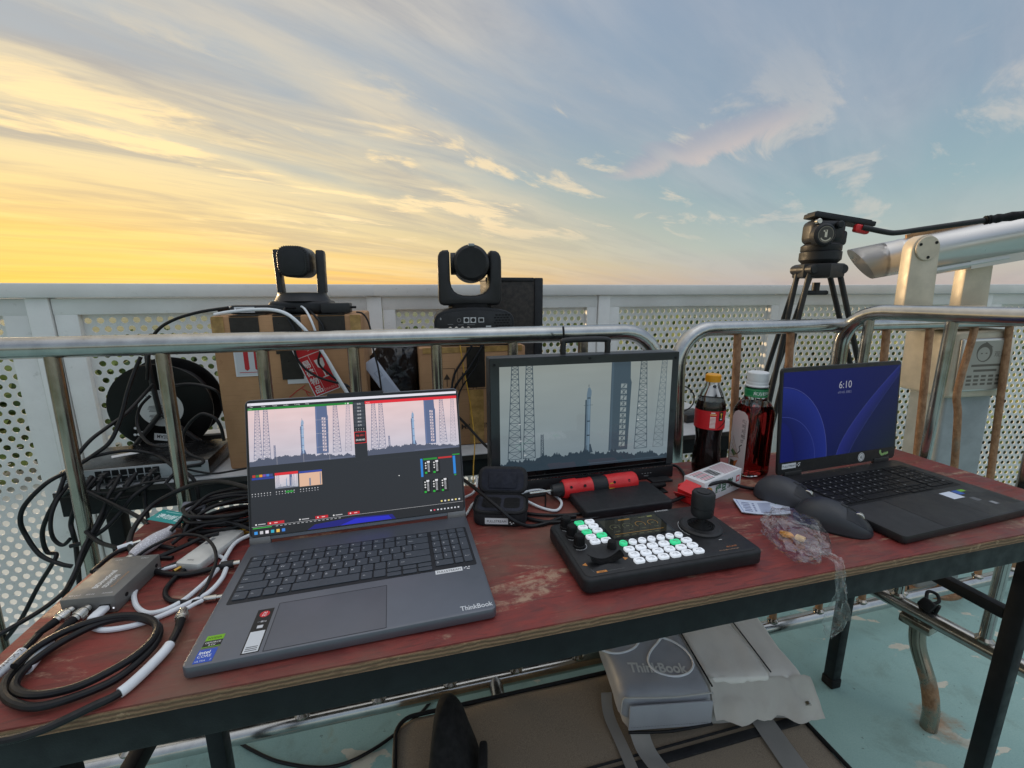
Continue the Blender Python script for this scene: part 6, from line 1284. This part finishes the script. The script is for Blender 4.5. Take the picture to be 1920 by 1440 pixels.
# ------------------------------------------------------------------ loose cables: label, jacket, radius, way points in metres
CABLES = [
 ('black cable from the reel looping left past the first bar', CABLE, 0.0042, 'patch cables at the left end',
  [(-0.8742, 1.0199, 1.0233), (-0.8844, 1.007, 0.9899), (-0.8897, 0.9851, 0.9462), (-0.8953, 0.9631, 0.8924), (-0.8986, 0.9314, 0.847), (-0.9136, 0.9071, 0.826), (-0.9312, 0.8615, 0.8055), (-0.9461, 0.8269, 0.7925), (-0.9771, 0.809, 0.7561), (-0.9916, 0.8054, 0.7231), (-0.9892, 0.806, 0.6896), (-0.9648, 0.8017, 0.6477), (-0.9277, 0.8006, 0.6276), (-0.9091, 0.8052, 0.6183)]),
 ('black cable running from the reel hub down behind the first bar', CABLE, 0.0040, 'patch cables at the left end',
  [(-0.8799, 1.0493, 0.9517), (-0.8959, 1.0351, 0.9282), (-0.9071, 0.9911, 0.8935), (-0.9178, 0.9473, 0.872), (-0.9236, 0.9046, 0.8516), (-0.9325, 0.8612, 0.8081), (-0.9331, 0.8302, 0.7629), (-0.9462, 0.8166, 0.7285), (-0.9608, 0.813, 0.6949), (-0.9643, 0.8121, 0.6653), (-0.9608, 0.813, 0.6452), (-0.9386, 0.8082, 0.6434), (-0.9444, 0.7965, 0.622), (-0.9727, 0.7895, 0.5793), (-0.9999, 0.7724, 0.5221), (-1.0334, 0.7641, 0.4793)]),
 ('thick black cable drooping from the leftmost switch plug', CABLE, 0.0044, 'patch cables at the left end',
  [(-0.9042, 0.8785, 0.7848), (-0.9017, 0.8585, 0.7707), (-0.9055, 0.8473, 0.7543), (-0.9131, 0.8351, 0.7244), (-0.9218, 0.8329, 0.699), (-0.913, 0.8248, 0.6817), (-0.9126, 0.8249, 0.6571), (-0.9082, 0.8157, 0.6136), (-0.9058, 0.806, 0.5578)]),
 ('black switch cable ending beside the red table back corner', CABLE, 0.0040, 'patch cables at the left end',
  [(-0.8975, 0.8802, 0.7803), (-0.8978, 0.8595, 0.7666), (-0.9038, 0.8477, 0.7481), (-0.8969, 0.8288, 0.7301), (-0.8876, 0.8208, 0.7057), (-0.8536, 0.7983, 0.6972), (-0.8015, 0.77, 0.6932), (-0.7352, 0.7349, 0.7048)]),
 ('black switch cable plunging behind the grey converter', CABLE, 0.0040, 'patch cables at the left end',
  [(-0.8536, 0.891, 0.7828), (-0.8515, 0.8709, 0.7672), (-0.85, 0.8507, 0.7512), (-0.8542, 0.8394, 0.728), (-0.8502, 0.8198, 0.7122), (-0.8512, 0.7989, 0.6909), (-0.8493, 0.7788, 0.6739), (-0.84, 0.7502, 0.65), (-0.8359, 0.7306, 0.6354), (-0.8219, 0.7032, 0.6334), (-0.8267, 0.671, 0.6261), (-0.8372, 0.6375, 0.6224), (-0.8546, 0.6126, 0.6158)]),
 ('second black switch cable beside it running down to the left', CABLE, 0.0040, 'patch cables at the left end',
  [(-0.8245, 0.8982, 0.7846), (-0.8306, 0.8761, 0.7622), (-0.8361, 0.8542, 0.7458), (-0.8502, 0.8404, 0.7189), (-0.8539, 0.8188, 0.6947), (-0.8482, 0.7894, 0.6767), (-0.8502, 0.7683, 0.6504), (-0.8383, 0.7403, 0.6363), (-0.8214, 0.7033, 0.6267)]),
 ('black cable from the right switch ports crossing down left', CABLE, 0.0042, 'patch cables at the left end',
  [(-0.7833, 0.9084, 0.7712), (-0.7958, 0.8847, 0.7581), (-0.8072, 0.8613, 0.7459), (-0.821, 0.8476, 0.7235), (-0.8353, 0.8235, 0.6992), (-0.85, 0.8095, 0.687), (-0.8733, 0.8037, 0.6738), (-0.895, 0.7984, 0.6688)]),
 ('black cable arching below the switch towards the teal tag', CABLE, 0.0038, 'patch cables at the left end',
  [(-0.9694, 0.8727, 0.7421), (-0.9313, 0.8615, 0.767), (-0.9087, 0.8568, 0.7667), (-0.8703, 0.8457, 0.755), (-0.8144, 0.8286, 0.7407), (-0.7275, 0.778, 0.7441), (-0.6756, 0.7394, 0.7478)]),
 ('black cable drooping from the third switch plug', CABLE, 0.0036, 'patch cables at the left end',
  [(-0.8866, 0.8829, 0.7779), (-0.8885, 0.8721, 0.7643), (-0.8808, 0.8637, 0.7523), (-0.8736, 0.8655, 0.7391), (-0.8518, 0.8709, 0.7351), (-0.8247, 0.8776, 0.7379), (-0.811, 0.881, 0.74)]),
 ('black cord lying across the top of the switch', CABLE, 0.0036, 'patch cables at the left end',
  [(-0.9588, 0.8805, 0.7854), (-0.9364, 0.8911, 0.8102), (-0.9145, 0.9069, 0.82), (-0.884, 0.935, 0.8204), (-0.8612, 0.951, 0.8144), (-0.831, 0.9584, 0.8036), (-0.8006, 0.9454, 0.7982), (-0.7446, 0.9077, 0.7878)]),
 ('black cord leaving the reel hub towards the tall box', CABLE, 0.0036, 'patch cables at the left end',
  [(-0.8825, 1.0693, 0.9367), (-0.8571, 1.0704, 0.9418), (-0.816, 1.0755, 0.9461), (-0.7782, 1.0797, 0.9396), (-0.7463, 1.0824, 0.9208), (-0.7522, 1.1016, 0.8693), (-0.7751, 1.1474, 0.8115)]),
 ('black cord curling down on the right side of the reel', CABLE, 0.0036, 'patch cables at the left end',
  [(-0.6765, 0.9761, 0.8307), (-0.6783, 0.9756, 0.8609), (-0.6862, 0.9737, 0.8835), (-0.7028, 0.9747, 0.8935), (-0.7225, 0.975, 0.8948), (-0.7461, 0.9692, 0.8748), (-0.7611, 0.9654, 0.8477), (-0.7581, 0.9559, 0.8226), (-0.7413, 0.9497, 0.8066), (-0.7083, 0.9424, 0.7964), (-0.7071, 0.9324, 0.7901), (-0.736, 0.9201, 0.7876), (-0.7512, 0.9061, 0.7759), (-0.7592, 0.8938, 0.7625)]),
 ('black cord curling over the white reel label', CABLE, 0.0034, 'patch cables at the left end',
  [(-0.8834, 1.0382, 0.9248), (-0.8989, 1.024, 0.903), (-0.9035, 1.0126, 0.8742), (-0.8887, 0.9957, 0.8487), (-0.8538, 0.9734, 0.8284), (-0.8152, 0.9624, 0.8204), (-0.7963, 0.967, 0.8213)]),
 ('black cord hanging behind the second bar below the switch', CABLE, 0.0040, 'patch cables at the left end',
  [(-0.7304, 0.9112, 0.7812), (-0.7091, 0.9062, 0.7656), (-0.698, 0.8986, 0.7411), (-0.6933, 0.8895, 0.7138), (-0.6796, 0.862, 0.7067)]),
 ('black cord dropping from the bench beside the second bar', CABLE, 0.0040, 'patch cables at the left end',
  [(-0.7979, 0.9048, 0.7728), (-0.8059, 0.8925, 0.7507), (-0.8037, 0.8828, 0.7239), (-0.7967, 0.8742, 0.6968), (-0.7889, 0.8658, 0.676)]),
 ('thick black cable in a wide loop left of the laptop', CABLE, 0.0042, 'cables on the red table',
  [(-0.4566, 0.7084, 0.835), (-0.5122, 0.7329, 0.835), (-0.5534, 0.7488, 0.83), (-0.5993, 0.7569, 0.818), (-0.6356, 0.7506, 0.803), (-0.6655, 0.7421, 0.785), (-0.6685, 0.7094, 0.768), (-0.6527, 0.6742, 0.757), (-0.6197, 0.6405, 0.7555), (-0.5714, 0.606, 0.7555), (-0.531, 0.5873, 0.7555), (-0.4902, 0.5833, 0.7555), (-0.46, 0.5946, 0.7565), (-0.4472, 0.599, 0.758)]),
 ('thin black cord looping round the silver dongle', CABLE, 0.0024, 'cables on the red table',
  [(-0.5233, 0.6118, 0.757), (-0.5347, 0.6005, 0.7555), (-0.5465, 0.5914, 0.7545), (-0.5661, 0.5877, 0.7545), (-0.5846, 0.5973, 0.756), (-0.5925, 0.6105, 0.76), (-0.585, 0.6253, 0.768), (-0.5674, 0.638, 0.776), (-0.5455, 0.6469, 0.782), (-0.5196, 0.6483, 0.782), (-0.4933, 0.6388, 0.78), (-0.4689, 0.6194, 0.776), (-0.4509, 0.5948, 0.77), (-0.4422, 0.5698, 0.764), (-0.4356, 0.5467, 0.76), (-0.4345, 0.5307, 0.757)]),
 ('black cable lying from the grey converter to the coil', CABLE, 0.0036, 'cables on the red table',
  [(-0.5791, 0.5971, 0.758), (-0.5761, 0.6121, 0.757), (-0.5566, 0.6378, 0.757), (-0.5378, 0.6511, 0.762), (-0.5217, 0.6668, 0.766), (-0.501, 0.6767, 0.768)]),
 ('black cable bowed behind the grey converter', CABLE, 0.0036, 'cables on the red table',
  [(-0.6394, 0.5919, 0.7545), (-0.6473, 0.6275, 0.7545), (-0.6449, 0.6482, 0.7545), (-0.6293, 0.6589, 0.7545), (-0.5941, 0.6595, 0.755), (-0.5586, 0.6515, 0.755)]),
 ('black cable lying flat beside the converter back edge', CABLE, 0.0032, 'cables on the red table',
  [(-0.6373, 0.5913, 0.754), (-0.6261, 0.6058, 0.754), (-0.6119, 0.6181, 0.754), (-0.5808, 0.6264, 0.754), (-0.5442, 0.6277, 0.754)]),
 ('black usb cable curving under the laptop front left', CABLE, 0.0034, 'cables on the red table',
  [(-0.5019, 0.6024, 0.754), (-0.5025, 0.5792, 0.754), (-0.4984, 0.5574, 0.754), (-0.4882, 0.5403, 0.754), (-0.4715, 0.5282, 0.754), (-0.4507, 0.525, 0.754), (-0.4287, 0.5259, 0.754)]),
 ('black cable through the teal tag to the wrapped plug', CABLE, 0.0032, 'cables on the red table',
  [(-0.5825, 0.6772, 0.772), (-0.5811, 0.6947, 0.778), (-0.5778, 0.7137, 0.786), (-0.5657, 0.7348, 0.8), (-0.5478, 0.7421, 0.81), (-0.5065, 0.7406, 0.82), (-0.4775, 0.7493, 0.82)]),
 ('white cable in a loop between converter and laptop', CABLE_W, 0.0032, 'cables on the red table',
  [(-0.4499, 0.6814, 0.762), (-0.4615, 0.6698, 0.76), (-0.4643, 0.6524, 0.758), (-0.4529, 0.61, 0.757), (-0.4492, 0.5881, 0.7565), (-0.4501, 0.5535, 0.755), (-0.4552, 0.526, 0.754), (-0.4672, 0.5086, 0.754), (-0.4853, 0.5047, 0.754), (-0.5099, 0.518, 0.754), (-0.5347, 0.5439, 0.754), (-0.549, 0.5757, 0.754), (-0.5448, 0.5921, 0.754), (-0.5301, 0.6026, 0.754), (-0.516, 0.6135, 0.753)]),
 ('white cable from the converter plug to the laptop side', CABLE_W, 0.0034, 'cables on the red table',
  [(-0.5439, 0.5066, 0.76), (-0.5482, 0.4985, 0.757), (-0.5463, 0.4894, 0.755), (-0.533, 0.4795, 0.754), (-0.5113, 0.4749, 0.754), (-0.4837, 0.482, 0.754), (-0.4622, 0.4978, 0.754), (-0.444, 0.5207, 0.754), (-0.4282, 0.5407, 0.756), (-0.4272, 0.5683, 0.758), (-0.4364, 0.5936, 0.758)]),
 ('thin black cord crossing in front of the switch ports', CABLE, 0.0026, 'patch cables at the left end',
  [(-0.9269, 0.8626, 0.7774), (-0.8988, 0.8592, 0.7606), (-0.8553, 0.8597, 0.7542), (-0.8214, 0.8681, 0.7623), (-0.7946, 0.885, 0.7667), (-0.7675, 0.902, 0.7651)]),
 ('black cable looping low behind the second bar', CABLE, 0.0034, 'patch cables at the left end',
  [(-0.7611, 0.8933, 0.7628), (-0.7269, 0.8812, 0.737), (-0.7012, 0.8566, 0.7121), (-0.6834, 0.8095, 0.7078), (-0.6742, 0.7603, 0.7247), (-0.6726, 0.7298, 0.7371)]),
 ('black cord hanging in a narrow loop left of the first bar', CABLE, 0.0036, 'patch cables at the left end',
  [(-0.9303, 0.8617, 0.7838), (-0.9296, 0.831, 0.7624), (-0.9293, 0.8105, 0.7376), (-0.9285, 0.8004, 0.708), (-0.9271, 0.8007, 0.6818), (-0.9156, 0.8036, 0.668), (-0.9013, 0.8071, 0.6802)]),
 ('black cable rising from the coil past the teal tag', CABLE, 0.0034, 'cables on the red table',
  [(-0.5646, 0.6821, 0.765), (-0.563, 0.691, 0.775), (-0.5541, 0.704, 0.785), (-0.5351, 0.7199, 0.795), (-0.5053, 0.7343, 0.8), (-0.4786, 0.7468, 0.8)]),
 ('black cable arching over the silver dongle', CABLE, 0.0032, 'cables on the red table',
  [(-0.5719, 0.6625, 0.757), (-0.5558, 0.677, 0.768), (-0.5283, 0.6855, 0.778), (-0.5016, 0.6943, 0.78), (-0.472, 0.6904, 0.775), (-0.4466, 0.6848, 0.768)]),
 ('black cable under the coil towards the laptop hinge', CABLE, 0.0034, 'cables on the red table',
  [(-0.5544, 0.6786, 0.755), (-0.511, 0.6685, 0.755), (-0.4834, 0.6748, 0.755), (-0.4567, 0.6914, 0.755)]),
 ('white cord lying behind the silver dongle', CABLE_W, 0.0026, 'cables on the red table',
  [(-0.5189, 0.6233, 0.753), (-0.5063, 0.6318, 0.753), (-0.486, 0.6376, 0.753), (-0.4636, 0.6272, 0.754), (-0.4457, 0.6088, 0.755)]),
 ('thin black cord along the front of the white table', CABLE, 0.0024, 'patch cables at the left end',
  [(-0.7432, 0.9287, 0.7815), (-0.7122, 0.926, 0.7748), (-0.6822, 0.9335, 0.7664), (-0.6504, 0.9413, 0.7681), (-0.6158, 0.9499, 0.7722)]),
 ('black cable draped over the open zip case', CABLE, 0.0034, 'cables on the red table',
  [(-0.1064, 0.8605, 0.785), (-0.0959, 0.836, 0.79), (-0.0655, 0.7703, 0.8), (-0.0298, 0.7299, 0.79), (-0.0008, 0.7163, 0.77), (0.0281, 0.7212, 0.7545), (0.0586, 0.7284, 0.7545), (0.0911, 0.7495, 0.7545), (0.12, 0.7553, 0.7545)]),
 ('black cable running straight from zip case to power pack', CABLE, 0.0030, 'cables on the red table',
  [(0.0237, 0.7691, 0.754), (0.0499, 0.7628, 0.754), (0.0802, 0.7605, 0.754), (0.1108, 0.7623, 0.754), (0.1403, 0.7683, 0.754)]),
 ('long black cable from the zip case past the carton to the mice', CABLE, 0.0036, 'cables on the red table',
  [(0.0192, 0.752, 0.7545), (0.0678, 0.7341, 0.7545), (0.1279, 0.7414, 0.7545), (0.1811, 0.7589, 0.7545), (0.2283, 0.7688, 0.7545), (0.2821, 0.7898, 0.7545), (0.3266, 0.8118, 0.758), (0.3548, 0.8172, 0.768), (0.3827, 0.8153, 0.785), (0.4152, 0.8242, 0.79), (0.4509, 0.8511, 0.78), (0.4841, 0.8689, 0.762), (0.5143, 0.8705, 0.755), (0.5533, 0.8687, 0.7545)]),
 ('white earphone cable looped beside the zip case', CABLE_W, 0.0026, 'cables on the red table',
  [(0.0103, 0.8399, 0.757), (0.0332, 0.8593, 0.756), (0.062, 0.8673, 0.7545), (0.088, 0.842, 0.7545), (0.0988, 0.8089, 0.7545), (0.085, 0.7782, 0.7545), (0.0568, 0.7892, 0.7545), (0.0261, 0.814, 0.758)]),
 ('white cable falling behind the laptop right edge', CABLE_W, 0.0026, 'cables on the red table',
  [(-0.0789, 0.894, 0.775), (-0.0756, 0.8643, 0.765), (-0.0834, 0.848, 0.757), (-0.0979, 0.8361, 0.7545)]),
 ('white cable running from zip case to the laptop hinge', CABLE_W, 0.0026, 'cables on the red table',
  [(-0.0729, 0.8144, 0.757), (-0.0813, 0.7989, 0.7545), (-0.0868, 0.7689, 0.7545), (-0.0948, 0.7488, 0.7545)]),
 ('black monitor power cable at its lower right corner', CABLE, 0.0034, 'cables on the red table',
  [(0.3801, 0.9901, 0.76), (0.3959, 0.9906, 0.757), (0.4002, 0.9642, 0.7545), (0.3924, 0.925, 0.7545), (0.3774, 0.8832, 0.7545), (0.3638, 0.8573, 0.7545)]),
 ('thin black cord crossing under the white loop', CABLE, 0.0014, 'cables on the red table',
  [(0.0704, 0.873, 0.753), (0.0683, 0.8307, 0.753), (0.0638, 0.7855, 0.753)]),
 ('thick white cable draped over the tall box front', CABLE_W, 0.0040, 'cables on the cardboard boxes',
  [(-0.681, 1.011, 1.1212), (-0.6479, 1.0141, 1.127), (-0.602, 1.0203, 1.1315), (-0.5562, 1.0264, 1.1311), (-0.5197, 1.0252, 1.12), (-0.4891, 1.0276, 1.0901), (-0.4672, 1.033, 1.057), (-0.4465, 1.0361, 1.0208), (-0.4236, 1.0387, 0.9722), (-0.3996, 1.0343, 0.9294)]),
 ('pale grey cable from the smaller camera over the box edge', CABLE_W, 0.0026, 'cables on the cardboard boxes',
  [(-0.5154, 1.0777, 1.1393), (-0.496, 1.0619, 1.1308), (-0.4729, 1.0368, 1.1069), (-0.4614, 1.0345, 1.072), (-0.4507, 1.0361, 1.0311), (-0.4318, 1.0387, 0.9814), (-0.4038, 1.0384, 0.9284)]),
 ('black cable kinked out of the smaller camera back', CABLE, 0.0028, 'cables on the cardboard boxes',
  [(-0.5182, 1.0771, 1.1342), (-0.532, 1.053, 1.135), (-0.5311, 1.0327, 1.1295), (-0.5206, 1.025, 1.1102), (-0.5078, 1.023, 1.0806), (-0.5107, 1.0212, 1.0333), (-0.4996, 1.0229, 1.0024), (-0.4708, 1.029, 0.9742), (-0.4333, 1.0373, 0.958), (-0.404, 1.0435, 0.9486), (-0.3761, 1.0401, 0.9226)]),
 ('black cable from the smaller camera crossing the fragile sticker', CABLE, 0.0026, 'cables on the cardboard boxes',
  [(-0.4933, 1.0729, 1.1304), (-0.4683, 1.0482, 1.1162), (-0.4484, 1.0408, 1.0915), (-0.4478, 1.0378, 1.0564), (-0.4578, 1.0343, 1.0288), (-0.4618, 1.0323, 1.0034), (-0.4404, 1.0366, 0.9766), (-0.4099, 1.042, 0.949), (-0.3881, 1.0371, 0.9233)]),
 ('black cord hanging from the right adapter beside the box', CABLE, 0.0022, 'cables on the cardboard boxes',
  [(-0.3901, 1.1088, 1.1222), (-0.3755, 1.1124, 1.118), (-0.3628, 1.1104, 1.0994), (-0.3557, 1.107, 1.0688), (-0.3503, 1.098, 1.0293), (-0.339, 1.0905, 0.9827), (-0.328, 1.0726, 0.9244)]),
 ('black cord from the left adapter down to the reel', CABLE, 0.0036, 'cables on the cardboard boxes',
  [(-0.6603, 1.0316, 1.1361), (-0.6882, 1.0298, 1.1326), (-0.7291, 1.0249, 1.1256), (-0.7793, 1.0227, 1.1112), (-0.8201, 1.0229, 1.0904), (-0.8492, 1.0261, 1.059), (-0.8688, 1.0315, 1.0075), (-0.8805, 1.0338, 0.9655)]),
 ('yellow cord hanging down the front of the lower box', CABLE_Y, 0.0015, 'cables on the cardboard boxes',
  [(-0.1463, 1.1794, 1.0573), (-0.1372, 1.1559, 1.0283), (-0.1298, 1.1526, 0.9714), (-0.1183, 1.1503, 0.906), (-0.1094, 1.1473, 0.8395), (-0.1002, 1.1084, 0.7768), (-0.1004, 1.0671, 0.7331), (-0.099, 1.0263, 0.6997)]),
 ('black cable from the larger camera slanting left across the box', CABLE, 0.0030, 'cables on the cardboard boxes',
  [(-0.0917, 1.1826, 1.0654), (-0.1051, 1.1638, 1.0344), (-0.1306, 1.1524, 0.9931), (-0.1535, 1.1446, 0.9555), (-0.1621, 1.1343, 0.9098)]),
 ('second black cable slanting left across the lower box', CABLE, 0.0034, 'cables on the cardboard boxes',
  [(-0.0576, 1.1911, 1.0646), (-0.0786, 1.1704, 1.0293), (-0.1145, 1.1564, 0.9707), (-0.1458, 1.1455, 0.9321), (-0.1626, 1.1342, 0.8952), (-0.1686, 1.0915, 0.87)]),
 ('thin black cable curling on the lower box front', CABLE, 0.0022, 'cables on the cardboard boxes',
  [(-0.0826, 1.1694, 1.0409), (-0.0917, 1.162, 0.9842), (-0.1177, 1.1535, 0.945), (-0.1407, 1.1447, 0.9073), (-0.1453, 1.1281, 0.8746)]),
 ('black cable sloping behind the big laptop to the right', CABLE, 0.0034, 'cables on the cardboard boxes',
  [(-0.1462, 1.1279, 0.8452), (-0.1303, 1.1112, 0.8352), (-0.1035, 1.0767, 0.8197), (-0.0742, 1.0427, 0.7998), (-0.0556, 1.0164, 0.7925)]),
 ('black tie hanging from the rail above the monitor', CABLE, 0.0026, 'cables on the cardboard boxes',
  [(0.118, 1.0079, 1.092), (0.1196, 1.0062, 1.0677), (0.1177, 1.0181, 1.0466), (0.1162, 1.0229, 1.0208)]),
 ('black cord coiled beside the device on the back table', CABLE, 0.0022, 'cables on the cardboard boxes',
  [(0.5337, 1.3683, 0.8734), (0.5692, 1.3874, 0.8656), (0.5993, 1.4051, 0.8401), (0.6036, 1.4062, 0.8144), (0.5869, 1.3917, 0.7963), (0.5561, 1.3738, 0.7868), (0.5411, 1.3701, 0.7825)]),
 ('white charging cable in a drop shaped loop on the backpack', CABLE_W, 0.0024, 'cables under the table',
  [(0.3696, 0.9107, 0.362), (0.3383, 0.8779, 0.362), (0.3121, 0.8497, 0.361), (0.3016, 0.8233, 0.361), (0.313, 0.8, 0.3605), (0.344, 0.7896, 0.36), (0.3792, 0.7976, 0.36), (0.4004, 0.8211, 0.36), (0.399, 0.8539, 0.361), (0.3775, 0.8826, 0.362), (0.3442, 0.8963, 0.363), (0.3093, 0.8942, 0.362), (0.2827, 0.8667, 0.361), (0.2483, 0.8525, 0.36), (0.2181, 0.8542, 0.36), (0.1855, 0.8766, 0.358)]),
 ('black cord snaking over the teal floor under the table', CABLE, 0.0042, 'cables under the table',
  [(-0.7438, 0.9479, 0.005), (-0.6846, 0.9199, 0.005), (-0.5841, 0.8866, 0.005), (-0.4582, 0.876, 0.005), (-0.3645, 0.9189, 0.005), (-0.272, 1.0061, 0.005), (-0.2428, 1.0499, 0.005), (-0.2117, 1.0986, 0.005)]),
]
for _l, _m, _rad, _g, _pts in CABLES:
    tag(B().tube(_pts, _rad, 10, res=7).build('cable', _m), _l, 'cable', _g)

# ------------------------------------------------------------------ coiled cables with connectors
def coil(c, rx, ry, turns, rad, rz, seed, z0=.7535, lift=.0035):
    rn = random.Random(seed); pts = []; n = int(turns*14)
    for k in range(n+1):
        a = 2*pi*k/14; j = 1+.10*sin(a*.37+seed)+.05*rn.uniform(-1, 1)*.6
        x, y = rx*j*cos(a), ry*j*sin(a); pts.append((c[0]+x*cos(rz)-y*sin(rz), c[1]+x*sin(rz)+y*cos(rz), z0+lift*(k/14)+.0015*sin(a*1.7+seed)))
    return pts
tag(B().tube(coil((-.520, .742), .068, .050, 8.3, .0034, .25, 2, .7545, .0048), .0034, 9, res=4).build('cable_coil', CABLE), 'bunch of black cable coiled behind the left edge of the laptop', 'cable', 'coiled cables')
tag(B().tube(coil((-.470, .728), .030, .022, 4.2, .0016, .6, 5, .7525, .002), .0016, 8, res=4).build('cable_coil', CABLE_Y), 'small coil of yellow cord behind the laptop hinge', 'cable', 'coiled cables')
def coax():
    r = thing('coax_cable', 'black coaxial cable coil with white sleeves and silver plug at the front left', 'cable', (0, 0, 0))
    co = coil((-.488, .430), .064, .060, 2.55, .0042, .35, 1, .7545, .0045)
    lead = [(-.5630, .4680, .7575), (-.5585, .4530, .757), (-.5520, .4340, .757), (-.5440, .4132, .757)]
    tail = [(-.4129, .3872, .7570), (-.4087, .4402, .7590), (-.4147, .4632, .7590)]
    B().tube(lead + co[6:] , .0042, 10, res=5).build('jacket', CABLE, r)
    cq = [(-.4200, .4760, .7590), (-.4120, .4550, .7580), (-.4080, .4300, .7575), (-.4129, .3872, .7565), (-.4285, .3695, .7560), (-.4538, .3440, .7570), (-.4829, .3320, .7580), (-.525, .335, .758), (-.58, .37, .757)]; B().tube(cq, .0042, 10).build('jacket', CABLE, r)
    l1 = catmull([Vector(p) for p in lead+co[6:]], 8); l2 = catmull([Vector(p) for p in cq], 8)
    for q in (l1[9:26], l2[11:26]): B().tube(q, .0056, 14, smooth=False).build('white_sleeve', CABLE_W, r)
    bnc(r, (-.4330, .5010, .7600), (.45, -.85, -.03))
    B().tube([(-.4330, .5010, .7600), (-.428, .512, .760), (-.4237, .5230, .758)], .0028, 8).build('thin_tail', CABLE_W, r)
    s = thing('coax_cable', 'black coaxial cable with printed white sleeve leaving the frame at left', 'cable', (0, 0, 0))
    cp = [(-.5848, .4650, .7575), (-.5815, .4540, .7570), (-.5755, .4350, .757), (-.5700, .4084, .757), (-.5700, .360, .7565)]; B().tube(cp, .0042, 10).build('jacket', CABLE, s)
    B().tube(catmull([Vector(p) for p in cp], 8)[15:29], .0056, 14, smooth=False).build('white_sleeve', CABLE_W, s)
    P = Print(); P.text('Z SCHWS-ZH', 0, 0, .0075, C(40, 42, 46), 0); P.build('sleeve_print', INK, s, Matrix.Translation((-.5752, .4360, .7630)) @ Matrix.Rotation(radians(-80), 4, 'Z'))
coax()
for _l, _a, _b, _m, _rr in (('thick black plug at the left side of the laptop', (-.4472, .599, .759), (-.4230, .6075, .759), BLACK_PL, .0062), ('silver usb plug at the front left laptop edge', (-.4250, .5287, .7555), (-.4020, .5345, .7555), NICKEL, .0045), ('pale plug at the end of a switch cable by the table corner', (-.652, .650, .7560), (-.632, .672, .7565), CABLE_W, .0050)):
    _p = thing('cable_plug', _l, 'plug', (0, 0, 0), 0, 'loose plugs at the left end')
    _a, _b = Vector(_a), Vector(_b)
    B().tube([_a, _a*.35+_b*.65], _rr, 12, smooth=False).build('plug_body', _m, _p); B().tube([_a*.35+_b*.65, _b], _rr*.72, 12, smooth=False).build('plug_tip', NICKEL, _p)
